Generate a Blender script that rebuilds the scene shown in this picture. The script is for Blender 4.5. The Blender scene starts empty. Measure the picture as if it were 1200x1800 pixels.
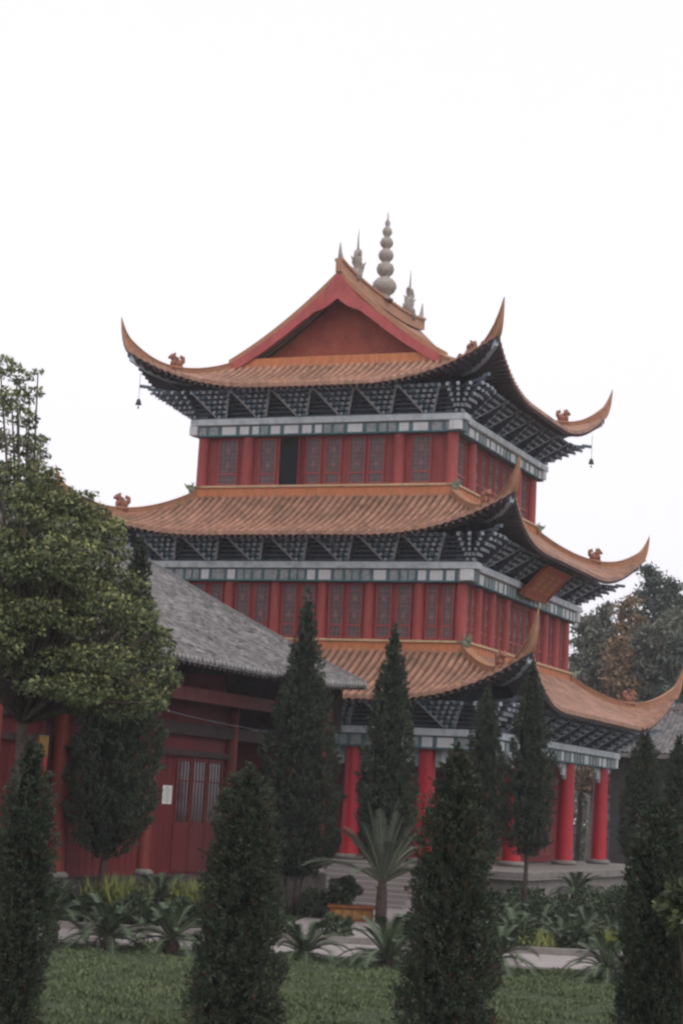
import bpy, math, random
import numpy as np
from math import sin, cos, pi, radians, sqrt
from mathutils import Vector, Matrix

# ------------------------------------------------------------------ camera
sc = bpy.context.scene
COL = sc.collection
EYE = 3.3
F_PX, PITCH, ROLL = 3450.0, 0.1478, -0.0540      # focal length in photo pixels, tilt up, small clockwise roll
cp, sp, cr, sr = cos(PITCH), sin(PITCH), cos(ROLL), sin(ROLL)
cam = bpy.data.cameras.new('camera')
co = bpy.data.objects.new('camera', cam)
COL.objects.link(co)
cam.sensor_fit = 'VERTICAL'
cam.sensor_height = 36.0
cam.sensor_width = 24.0
cam.lens = F_PX / 1800 * 36
cam.clip_start = 0.5
cam.clip_end = 3000
X_, V_, FW = Vector((1, 0, 0)), Vector((0, -sp, cp)), Vector((0, cp, sp))
rt, up = cr * X_ - sr * V_, sr * X_ + cr * V_
co.matrix_world = Matrix(((rt.x, up.x, -FW.x, 0), (rt.y, up.y, -FW.y, 0), (rt.z, up.z, -FW.z, EYE), (0, 0, 0, 1)))
sc.camera = co

# ------------------------------------------------------------------ sky, sun, exposure
SUN_EL, SUN_ROT = radians(52), radians(150)
w = bpy.data.worlds.new('World')
sc.world = w
w.use_nodes = True
nt = w.node_tree
nt.nodes.clear()
sky = nt.nodes.new('ShaderNodeTexSky')
sky.sky_type = 'NISHITA'
sky.sun_disc = False
sky.sun_elevation = SUN_EL
sky.sun_rotation = SUN_ROT
sky.air_density = 1.0
sky.dust_density = 6.0
hs = nt.nodes.new('ShaderNodeHueSaturation')      # a closed cloud cover takes the blue out of the sky
hs.inputs['Saturation'].default_value = 0.10
mx = nt.nodes.new('ShaderNodeMixRGB')
mx.inputs[0].default_value = 0.62
mx.inputs[2].default_value = (12.4, 12.2, 13.0, 1)
bg = nt.nodes.new('ShaderNodeBackground')
bg.inputs['Strength'].default_value = 0.15
ow = nt.nodes.new('ShaderNodeOutputWorld')
nt.links.new(sky.outputs[0], hs.inputs['Color'])
nt.links.new(hs.outputs[0], mx.inputs[1])
nt.links.new(mx.outputs[0], bg.inputs['Color'])
nt.links.new(bg.outputs[0], ow.inputs[0])
sl = bpy.data.lights.new('sun', 'SUN')
sl.energy = 0.8
sl.angle = radians(40)
sl.color = (1.0, 0.97, 0.93)
so = bpy.data.objects.new('sun', sl)
COL.objects.link(so)
sd = Vector((sin(SUN_ROT) * cos(SUN_EL), cos(SUN_ROT) * cos(SUN_EL), sin(SUN_EL)))
so.rotation_euler = (-sd).to_track_quat('-Z', 'Y').to_euler()
sc.view_settings.view_transform = 'Standard'
sc.view_settings.look = 'None'
sc.view_settings.exposure = -0.36
sc.view_settings.gamma = 1.0
sc.cycles.max_bounces = 6
sc.cycles.diffuse_bounces = 3
sc.cycles.filter_width = 2.5
sc.cycles.use_denoising = True

# ------------------------------------------------------------------ photo helpers: real positions from a sight line and a depth
def x_at(px, y, z=0.0):
    z -= EYE
    d = y * cp + z * sp
    v = -y * sp + z * cp
    return ((px - 600) / F_PX * d + sr * v) / cr
def z_at(py, x, y):
    m = (900 - py) / F_PX
    return (m * y * cp - sr * x + cr * y * sp) / (cr * cp - m * sp) + EYE
def gy(px, py):
    y = 45.0
    for _ in range(30):
        x = x_at(px, y)
        y = y * EYE / (EYE - z_at(py, x, y))
    return x_at(px, y), y

# ------------------------------------------------------------------ object helpers
def link(o, parent=None):
    COL.objects.link(o)
    if parent is not None:
        o.parent = parent
    return o
def tag(o, label=None, cat=None, group=None, kind=None):
    if label: o['label'] = label
    if cat: o['category'] = cat
    if group: o['group'] = group
    if kind: o['kind'] = kind
    return o
def empty(name, loc=(0, 0, 0), rz=0.0, label=None, cat=None, group=None):
    o = bpy.data.objects.new(name, None)
    o.location = loc
    o.rotation_euler = (0, 0, rz)
    o.empty_display_size = 0.2
    link(o)
    return tag(o, label, cat, group)
def copy_tree(o, parent=None):
    c = o.copy()
    COL.objects.link(c)
    if parent is not None: c.parent = parent
    for ch in list(o.children):
        copy_tree(ch, c)
    return c

class MB:
    """collects vertices and faces of one mesh object"""
    def __init__(s):
        s.v, s.f, s.m = [], [], []
    def add(s, vs, fs, mi=0):
        b = len(s.v)
        s.v.extend([tuple(p) for p in vs])
        s.f.extend([tuple(b + i for i in f) for f in fs])
        s.m.extend([mi] * len(fs))
    def box(s, x0, x1, y0, y1, z0, z1, mi=0, T=None, caps=None):
        vs = [(x, y, z) for z in (z0, z1) for y in (y0, y1) for x in (x0, x1)]
        if T: vs = [T(*p) for p in vs]
        fs = [(0, 2, 3, 1), (4, 5, 7, 6), (0, 1, 5, 4), (2, 6, 7, 3), (0, 4, 6, 2), (1, 3, 7, 5)]
        b = len(s.f)
        s.add(vs, fs, mi)
        if caps is not None: s.m[b + 3] = caps
    def cyl(s, x, y, z0, z1, r0, r1=None, n=14, mi=0, T=None, cap=True):
        r1 = r0 if r1 is None else r1
        vs = []
        for z, r in ((z0, r0), (z1, r1)):
            for i in range(n):
                a = 2 * pi * i / n
                vs.append((x + r * cos(a), y + r * sin(a), z))
        fs = [(i, (i + 1) % n, n + (i + 1) % n, n + i) for i in range(n)]
        if cap: fs += [tuple(range(n))[::-1], tuple(range(n, 2 * n))]
        if T: vs = [T(*p) for p in vs]
        s.add(vs, fs, mi)
    def lathe(s, prof, x=0, y=0, n=16, mi=0):
        vs = []
        for r, z in prof:
            for i in range(n):
                a = 2 * pi * i / n
                vs.append((x + r * cos(a), y + r * sin(a), z))
        fs = []
        for j in range(len(prof) - 1):
            for i in range(n):
                fs.append((j * n + i, j * n + (i + 1) % n, (j + 1) * n + (i + 1) % n, (j + 1) * n + i))
        s.add(vs, fs, mi)
    def tube(s, pts, rads, n=7, mi=0):
        pts = [Vector(p) for p in pts]
        vs, fs = [], []
        for i, p in enumerate(pts):
            t = (pts[min(i + 1, len(pts) - 1)] - pts[max(i - 1, 0)]).normalized()
            a = t.cross(Vector((0.13, 0.97, 0.2)))
            if a.length < 1e-3: a = t.cross(Vector((1, 0, 0)))
            a.normalize()
            b = t.cross(a)
            for k in range(n):
                an = 2 * pi * k / n
                vs.append(p + rads[i] * (cos(an) * a + sin(an) * b))
        for i in range(len(pts) - 1):
            for k in range(n):
                fs.append((i * n + k, i * n + (k + 1) % n, (i + 1) * n + (k + 1) % n, (i + 1) * n + k))
        fs.append(tuple(range(n))[::-1])
        fs.append(tuple(range((len(pts) - 1) * n, len(pts) * n)))
        s.add(vs, fs, mi)
    def blob(s, c, r, n=8, mi=0, sc_=(1, 1, 1), jit=0.0, rnd=None):
        vs, fs = [], []
        m = n // 2 + 1
        for j in range(m + 1):
            th = pi * j / m
            for i in range(n):
                ph = 2 * pi * i / n
                q = r * (1 + (rnd.uniform(-jit, jit) if rnd else 0))
                vs.append((c[0] + q * sc_[0] * sin(th) * cos(ph), c[1] + q * sc_[1] * sin(th) * sin(ph), c[2] + q * sc_[2] * cos(th)))
        for j in range(m):
            for i in range(n):
                fs.append((j * n + i, (j + 1) * n + i, (j + 1) * n + (i + 1) % n, j * n + (i + 1) % n))
        s.add(vs, fs, mi)
    def build(s, name, mats, parent=None, smooth=False, bevel=0.0):
        me = bpy.data.meshes.new(name)
        me.from_pydata(s.v, [], s.f)
        if not isinstance(mats, (list, tuple)): mats = [mats]
        for m in mats: me.materials.append(m)
        if len(mats) > 1: me.polygons.foreach_set('material_index', s.m)
        if smooth: me.polygons.foreach_set('use_smooth', [True] * len(s.f))
        me.update()
        o = bpy.data.objects.new(name, me)
        link(o, parent)
        if bevel:
            bv = o.modifiers.new('bevel', 'BEVEL')
            bv.width = bevel
            bv.segments = 2
            bv.limit_method = 'ANGLE'
        return o

def quads_obj(name, V, mats, parent=None, mi=None):
    """V: (n,4,3) array of leaf quads -> one mesh"""
    n = len(V)
    me = bpy.data.meshes.new(name)
    me.vertices.add(4 * n)
    me.vertices.foreach_set('co', np.ascontiguousarray(V, dtype=np.float32).ravel())
    me.loops.add(4 * n)
    me.loops.foreach_set('vertex_index', np.arange(4 * n, dtype=np.int32))
    me.polygons.add(n)
    me.polygons.foreach_set('loop_start', np.arange(0, 4 * n, 4, dtype=np.int32))
    me.polygons.foreach_set('loop_total', np.full(n, 4, dtype=np.int32))
    if not isinstance(mats, (list, tuple)): mats = [mats]
    for m in mats: me.materials.append(m)
    if mi is not None: me.polygons.foreach_set('material_index', mi.astype(np.int32))
    me.update(calc_edges=True)
    return link(bpy.data.objects.new(name, me), parent)

def leaves(C, A, L, W, rng, bend=0.0):
    """diamond leaves: centres C, axis A (unit), length L, width W"""
    n = len(C)
    R = rng.normal(size=(n, 3))
    B = np.cross(A, R)
    B /= np.linalg.norm(B, axis=1)[:, None] + 1e-9
    L = np.asarray(L).reshape(-1, 1) * np.ones((n, 1))
    W = np.asarray(W).reshape(-1, 1) * np.ones((n, 1))
    N = np.cross(A, B)
    q = np.empty((n, 4, 3))
    q[:, 0] = C - A * L * .5
    q[:, 1] = C + B * W * .5 + N * L * bend
    q[:, 2] = C + A * L * .5
    q[:, 3] = C - B * W * .5 + N * L * bend
    return q
def unit(A):
    return A / (np.linalg.norm(A, axis=1)[:, None] + 1e-9)

# ------------------------------------------------------------------ materials
MATS = {}
def mat(name, col, rough=.7, var=.18, scale=3.0, col2=None, streak=None, bump=0.0, bscale=30.0, island=0.0, spec=.3, dirt=None, dirt_amt=0.0, dirt_scale=2.0):
    if name in MATS: return MATS[name]
    m = bpy.data.materials.new(name)
    m.use_nodes = True
    t = m.node_tree
    N, L = t.nodes, t.links
    b = N['Principled BSDF']
    b.inputs['Roughness'].default_value = rough
    b.inputs['Specular IOR Level'].default_value = spec
    tc = N.new('ShaderNodeTexCoord')
    mp = N.new('ShaderNodeMapping')
    if streak: mp.inputs['Scale'].default_value = streak
    L.new(tc.outputs['Object'], mp.inputs[0])
    no = N.new('ShaderNodeTexNoise')
    no.inputs['Scale'].default_value = scale
    no.inputs['Detail'].default_value = 6
    no.inputs['Roughness'].default_value = .65
    L.new(mp.outputs[0], no.inputs['Vector'])
    c2 = col2 or tuple(min(1, c * (1 + var)) for c in col)
    c1 = col if col2 else tuple(c * (1 - var) for c in col)
    mixn = N.new('ShaderNodeMixRGB')
    mixn.inputs[1].default_value = (*c1, 1)
    mixn.inputs[2].default_value = (*c2, 1)
    rp = N.new('ShaderNodeValToRGB')
    rp.color_ramp.elements[0].position = .32
    rp.color_ramp.elements[1].position = .68
    L.new(no.outputs['Fac'], rp.inputs[0])
    L.new(rp.outputs[0], mixn.inputs[0])
    out = mixn.outputs[0]
    if dirt:
        n2 = N.new('ShaderNodeTexNoise')
        n2.inputs['Scale'].default_value = dirt_scale
        n2.inputs['Detail'].default_value = 8
        n2.inputs['Roughness'].default_value = .7
        L.new(mp.outputs[0], n2.inputs['Vector'])
        r2 = N.new('ShaderNodeValToRGB')
        r2.color_ramp.elements[0].position = .48
        r2.color_ramp.elements[1].position = .72
        r2.color_ramp.elements[1].color = (dirt_amt, dirt_amt, dirt_amt, 1)
        L.new(n2.outputs['Fac'], r2.inputs[0])
        m2 = N.new('ShaderNodeMixRGB')
        m2.inputs[2].default_value = (*dirt, 1)
        L.new(out, m2.inputs[1])
        L.new(r2.outputs[0], m2.inputs[0])
        out = m2.outputs[0]
    if island:
        ge = N.new('ShaderNodeNewGeometry')
        hv = N.new('ShaderNodeHueSaturation')
        mr = N.new('ShaderNodeMapRange')
        mr.inputs['To Min'].default_value = 1 - island
        mr.inputs['To Max'].default_value = 1 + island
        L.new(ge.outputs['Random Per Island'], mr.inputs[0])
        L.new(mr.outputs[0], hv.inputs['Value'])
        L.new(out, hv.inputs['Color'])
        out = hv.outputs[0]
    L.new(out, b.inputs['Base Color'])
    if bump:
        n3 = N.new('ShaderNodeTexNoise')
        n3.inputs['Scale'].default_value = bscale
        n3.inputs['Detail'].default_value = 4
        L.new(tc.outputs['Object'], n3.inputs['Vector'])
        bp = N.new('ShaderNodeBump')
        bp.inputs['Strength'].default_value = bump
        bp.inputs['Distance'].default_value = .03
        L.new(n3.outputs['Fac'], bp.inputs['Height'])
        L.new(bp.outputs[0], b.inputs['Normal'])
    MATS[name] = m
    return m

def tile_mat(name, colA, colB, course, dark, rot=0.0, dirt=None):
    """glazed tiles: courses across the slope, tile-to-tile variation, grime"""
    m = mat(name, colA, rough=.55, col2=colB, scale=1.2, dirt=dirt, dirt_amt=.8, dirt_scale=.9, bump=.25, bscale=18)
    t = m.node_tree
    N, L = t.nodes, t.links
    b = N['Principled BSDF']
    src = b.inputs['Base Color'].links[0].from_socket
    tc = N.new('ShaderNodeTexCoord')
    vo = N.new('ShaderNodeTexVoronoi')
    vo.inputs['Scale'].default_value = course
    L.new(tc.outputs['Object'], vo.inputs['Vector'])
    bw = N.new('ShaderNodeRGBToBW')
    L.new(vo.outputs['Color'], bw.inputs[0])
    mr = N.new('ShaderNodeMapRange')
    mr.inputs['To Min'].default_value = 1 - dark
    mr.inputs['To Max'].default_value = 1 + dark
    L.new(bw.outputs[0], mr.inputs[0])
    hv = N.new('ShaderNodeHueSaturation')
    L.new(mr.outputs[0], hv.inputs['Value'])
    L.new(src, hv.inputs['Color'])
    L.new(hv.outputs[0], b.inputs['Base Color'])
    return m

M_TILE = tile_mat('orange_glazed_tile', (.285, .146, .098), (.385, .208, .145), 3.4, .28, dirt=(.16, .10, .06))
M_PAN = tile_mat('shaded_pan_tile', (.11, .065, .042), (.17, .095, .06), 3.4, .3, dirt=(.06, .05, .04))  # pan tiles coloured darker to stand in for shade between the rows
M_RIDGE = mat('ridge_tile', (.35, .16, .09), .6, col2=(.42, .21, .12), scale=4, dirt=(.17, .12, .08), dirt_amt=.6, dirt_scale=3, bump=.3, bscale=14)
M_STRIP = mat('orange_ridge_strip', (.44, .15, .06), .6, col2=(.52, .19, .085), scale=6, streak=(1, 1, .3), dirt=(.2, .11, .06), dirt_amt=.5, dirt_scale=4)
M_CAP = mat('pale_ridge_cap', (.50, .34, .20), .7, var=.2, scale=5)
M_RED = mat('faded_red_paint', (.225, .034, .034), .6, col2=(.30, .058, .052), scale=2.2, streak=(1.5, 1.5, .35), dirt=(.12, .035, .032), dirt_amt=.75, dirt_scale=2.6)
M_REDC = mat('column_red_paint', (.31, .045, .042), .55, col2=(.38, .075, .066), scale=2.2, streak=(2, 2, .3), dirt=(.16, .05, .045), dirt_amt=.65, dirt_scale=3)
M_BRED = mat('bright_red_lacquer', (.40, .008, .02), .38, col2=(.47, .014, .028), scale=1.5, streak=(2, 2, .4), spec=.4, dirt=(.22, .02, .025), dirt_amt=.6, dirt_scale=1.5)
M_GABLE = mat('gable_red', (.32, .068, .045), .75, col2=(.38, .10, .062), scale=1.5, dirt=(.18, .05, .045), dirt_amt=.8, dirt_scale=1.4)
M_BARGE = mat('bargeboard_red', (.38, .068, .068), .6, col2=(.45, .105, .098), scale=1.6, streak=(1, 1, .6), dirt=(.24, .055, .055), dirt_amt=.8)
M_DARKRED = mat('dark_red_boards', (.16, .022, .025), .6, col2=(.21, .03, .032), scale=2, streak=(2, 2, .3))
M_LATT = mat('brown_lattice', (.23, .125, .12), .7, var=.25, scale=6)
M_PANE = mat('dark_window_backing', (.105, .078, .085), .4, var=.3, scale=2, spec=.4)
M_OPEN = mat('interior_shade', (.012, .014, .018), .9, var=.2)
M_GLASS = mat('dark_glass', (.03, .03, .035), .12, var=.3, scale=1.5, spec=.7)
M_SLAB = mat('pale_blue_beam', (.56, .62, .66), .7, col2=(.72, .76, .78), scale=3, dirt=(.2, .22, .24), dirt_amt=.7, dirt_scale=2.5)
M_BEAM = mat('grey_beam', (.10, .13, .15), .75, col2=(.20, .24, .25), scale=4, dirt=(.09, .10, .11), dirt_amt=.6, dirt_scale=4)
M_PANEL = mat('white_painted_panel', (.66, .66, .67), .7, col2=(.80, .80, .80), scale=5, dirt=(.34, .36, .38), dirt_amt=.7, dirt_scale=5)
M_PANEL2 = mat('grey_painted_panel', (.24, .27, .28), .7, col2=(.46, .47, .46), scale=8, dirt=(.13, .16, .17), dirt_amt=.9, dirt_scale=9)
M_TEAL = mat('teal_line', (.08, .22, .25), .7, var=.3, scale=4)
M_BRK = mat('slate_bracket', (.11, .135, .175), .8, col2=(.165, .19, .23), scale=3)
M_COVE = mat('dark_cove', (.075, .083, .105), .85, var=.3, scale=3)
M_TIP = mat('pale_bracket_tip', (.31, .345, .385), .75, col2=(.48, .51, .545), scale=4)
M_SOF = mat('blue_grey_soffit', (.075, .09, .125), .8, col2=(.11, .125, .165), scale=2, dirt=(.05, .055, .07), dirt_amt=.6)
M_RAFT = mat('dark_rafter', (.085, .06, .062), .8, var=.3, scale=3)
M_STONE = mat('worn_grey_stone', (.17, .15, .14), .85, col2=(.25, .225, .21), scale=3, dirt=(.09, .08, .075), dirt_amt=.6, dirt_scale=2, bump=.3)
M_FIN = mat('weathered_finial', (.26, .23, .21), .7, col2=(.38, .33, .28), scale=6, dirt=(.13, .13, .13), dirt_amt=.7, dirt_scale=5)
M_GREENB = mat('green_glazed_ornament', (.12, .19, .15), .5, col2=(.32, .30, .17), scale=7, dirt=(.05, .09, .1), dirt_amt=.7, dirt_scale=7)
M_BEAST = mat('red_brown_beast', (.23, .088, .06), .6, col2=(.31, .13, .085), scale=6)
M_GREY = tile_mat('grey_clay_tile', (.088, .080, .078), (.165, .153, .148), 6.5, .8, dirt=(.09, .085, .085))
M_GREYR = mat('grey_ridge_tile', (.20, .19, .185), .8, var=.3, scale=6)
M_WOOD = mat('dark_wood', (.055, .035, .035), .75, var=.3, scale=3)
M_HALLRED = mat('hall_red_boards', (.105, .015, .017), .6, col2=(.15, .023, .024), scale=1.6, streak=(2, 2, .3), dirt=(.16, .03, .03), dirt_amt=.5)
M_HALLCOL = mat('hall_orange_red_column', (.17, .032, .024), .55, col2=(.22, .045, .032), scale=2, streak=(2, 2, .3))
M_PAPER = mat('white_paper', (.75, .75, .70), .8, var=.05)
M_INK = mat('black_ink', (.04, .04, .04), .8, var=.05)
M_GOLD = mat('faded_gold', (.42, .24, .09), .5, var=.3, scale=6)
M_PLQ = mat('plaque_red', (.32, .075, .05), .55, col2=(.38, .11, .06), scale=3)
M_IRON = mat('dark_iron', (.05, .05, .055), .6, var=.2)
M_TRUNK = mat('bark', (.075, .055, .045), .9, var=.35, scale=8, bump=.6, bscale=20)
M_PTRUNK = mat('pale_bark', (.34, .30, .27), .9, var=.3, scale=6)
M_CYP = mat('cypress_green', (.037, .050, .031), .75, col2=(.056, .071, .045), scale=1.8, island=.45, spec=.15)
M_CYPB = mat('cypress_brown', (.075, .042, .026), .85, var=.4, scale=3, island=.4, spec=.1)
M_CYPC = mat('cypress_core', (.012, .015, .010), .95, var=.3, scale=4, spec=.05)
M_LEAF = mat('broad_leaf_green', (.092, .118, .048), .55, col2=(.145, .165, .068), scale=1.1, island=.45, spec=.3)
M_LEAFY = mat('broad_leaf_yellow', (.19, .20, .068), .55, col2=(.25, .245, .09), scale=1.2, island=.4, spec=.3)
M_LEAFD = mat('broad_leaf_dark', (.034, .048, .024), .6, col2=(.055, .072, .034), scale=1.2, island=.35, spec=.3)
M_FROND = mat('cycad_green', (.036, .062, .030), .5, col2=(.066, .100, .048), scale=2, island=.35, spec=.28)
M_FRONDP = mat('cycad_grey_green', (.058, .080, .054), .45, col2=(.115, .138, .105), scale=2, island=.3, spec=.5)
M_RACHIS = mat('frond_stem', (.13, .14, .09), .5, var=.2)
M_YEL = mat('yellow_green_blade', (.17, .20, .05), .6, col2=(.25, .26, .08), scale=3, island=.35)
M_SOIL = mat('dark_soil', (.032, .030, .022), .95, col2=(.055, .055, .032), scale=2, bump=.8, bscale=8)
M_LAWN = mat('lawn_soil', (.030, .042, .018), .95, col2=(.05, .066, .028), scale=1.5, bump=.8, bscale=12)
M_GRASS = mat('grass_blade', (.080, .110, .052), .65, col2=(.128, .152, .074), scale=.9, island=.4, spec=.2)
M_PATH = mat('pale_concrete', (.26, .226, .22), .85, col2=(.32, .285, .275), scale=1.2, dirt=(.28, .255, .24), dirt_amt=.6, dirt_scale=.9, bump=.2)
M_TERRA = mat('terracotta', (.24, .085, .032), .8, var=.25, scale=6)
M_FARG = mat('far_pine_green', (.070, .088, .072), .8, col2=(.10, .12, .095), scale=.35, island=.4, spec=.1)
M_FARO = mat('far_autumn_brown', (.17, .115, .07), .8, col2=(.22, .155, .095), scale=.5, island=.35, spec=.1)
M_FARGY = mat('far_grey_green', (.11, .115, .095), .85, col2=(.15, .15, .12), scale=.5, island=.35, spec=.1)
M_HILL = mat('hill_ground', (.05, .06, .035), .95, var=.4, scale=.1)

# ------------------------------------------------------------------ ground, paths
def sheet(name, poly, z, m, kind='structure'):
    b = MB()
    b.add([(x, y, z) for x, y in poly], [tuple(range(len(poly)))])
    return tag(b.build(name, m), kind=kind)
sheet('ground', [(-600, -60), (600, -60), (600, 900), (-600, 900)], 0.0, M_SOIL)
sheet('lawn', [(-16, 16), (16, 16), (16, 42.6), (-16, 43.4)], 0.006, M_LAWN)
def slab(name, poly, z0, z1, m):
    n = len(poly)
    b = MB()
    b.add([(x, y, z) for z in (z0, z1) for x, y in poly],
          [tuple(range(n, 2 * n))] + [(i, (i + 1) % n, n + (i + 1) % n, n + i) for i in range(n)])
    return tag(b.build(name, m), kind='structure')
slab('path', [(-18, 44.6), (18, 43.0), (18, 47.4), (-18, 47.6)], -.05, 0.05, M_PATH)
slab('kerb', [(-18, 47.605), (18, 47.405), (18, 47.7), (-18, 47.9)], -.05, 0.2, M_STONE)
slab('paving', [(-1.5, 47.95), (1.3, 47.95), (4.0, 66), (.6, 66)], -.05, 0.06, M_PATH)

# ------------------------------------------------------------------ the tower
TH = -0.3949
TX, TY = 1.2303, 80.0
tower = empty('temple_tower', (TX, TY, 0), TH,
              'three storey red temple tower with upswept orange tiled roofs and a finial on its ridge', 'temple')
def tw(x, y, z):
    c, s = cos(TH), sin(TH)
    return (TX + c * x - s * y, TY + s * x + c * y, z)
def S(k):
    return [lambda u, d, z: (u, -d, z), lambda u, d, z: (d, u, z), lambda u, d, z: (-u, d, z), lambda u, d, z: (-d, -u, z)][k]
E_ = .25
STOREYS = {  # plate half sizes, column foot z, beam bottom, plate top, wall base
    1: dict(ax=8.34, ay=8.86, z0=1.42, zb=5.41, zp=6.12, eave=7.05, tip=10.2, ov=1.80, tov=2.22),
    2: dict(ax=6.88, ay=7.21, z0=9.40, zb=11.52, zp=12.25, eave=13.08, tip=15.68, ov=1.80, tov=2.33),
    3: dict(ax=5.62, ay=5.58, z0=15.50, zb=17.46, zp=18.14, eave=19.05, tip=21.93, ov=1.80, tov=2.18)}
ROOFS = {   # inner half sizes and height where the tiles start
    1: dict(ix=6.70, iy=7.02, zi=8.98, L=1.75),
    2: dict(ix=5.44, iy=5.40, zi=15.04, L=1.45),
    3: dict(ix=4.35, iy=4.55, zi=20.50, L=1.60)}

def roof_fn(i, k):
    s, r = STOREYS[i], ROOFS[i]
    iu, idd = (r['ix'], r['iy']) if k % 2 == 0 else (r['iy'], r['ix'])
    au, ad = (s['ax'], s['ay']) if k % 2 == 0 else (s['ay'], s['ax'])
    D = ad + s['ov'] - idd
    Dc = ad + s['tov'] - .12 - idd
    Dcu = au + s['tov'] - .12 - iu
    Lc = 6.0
    def nn(u):
        return max(0.0, min(1.2, (abs(u) - (iu + Dcu - Lc)) / Lc))
    def Dx(u):
        return D + (Dc - D) * nn(u) ** 2.2
    def d0(u):                                   # hip line in plan
        return max(0.0, (abs(u) - iu) * Dc / Dcu)
    def z(u, d):
        t = max(0.0, min(1.0, d / Dx(u)))
        q = .55 * t + .45 * (1 - (1 - t) ** 2.0)
        return r['zi'] + (s['eave'] - r['zi']) * q + r['L'] * nn(u) ** 2.3 * t ** 1.3
    return dict(iu=iu, id=idd, D=D, Dc=Dc, Dcu=Dcu, Dx=Dx, d0=d0, z=z, uc=iu + Dcu, plate=ad - idd)

def barrel(fr, h=.10):
    q = 1 - ((fr - .5) / .30) ** 2
    return h * sqrt(q) if q > 0 else 0.0
FR = (0.0, .2, .26, .36, .5, .64, .74, .8)

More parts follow.
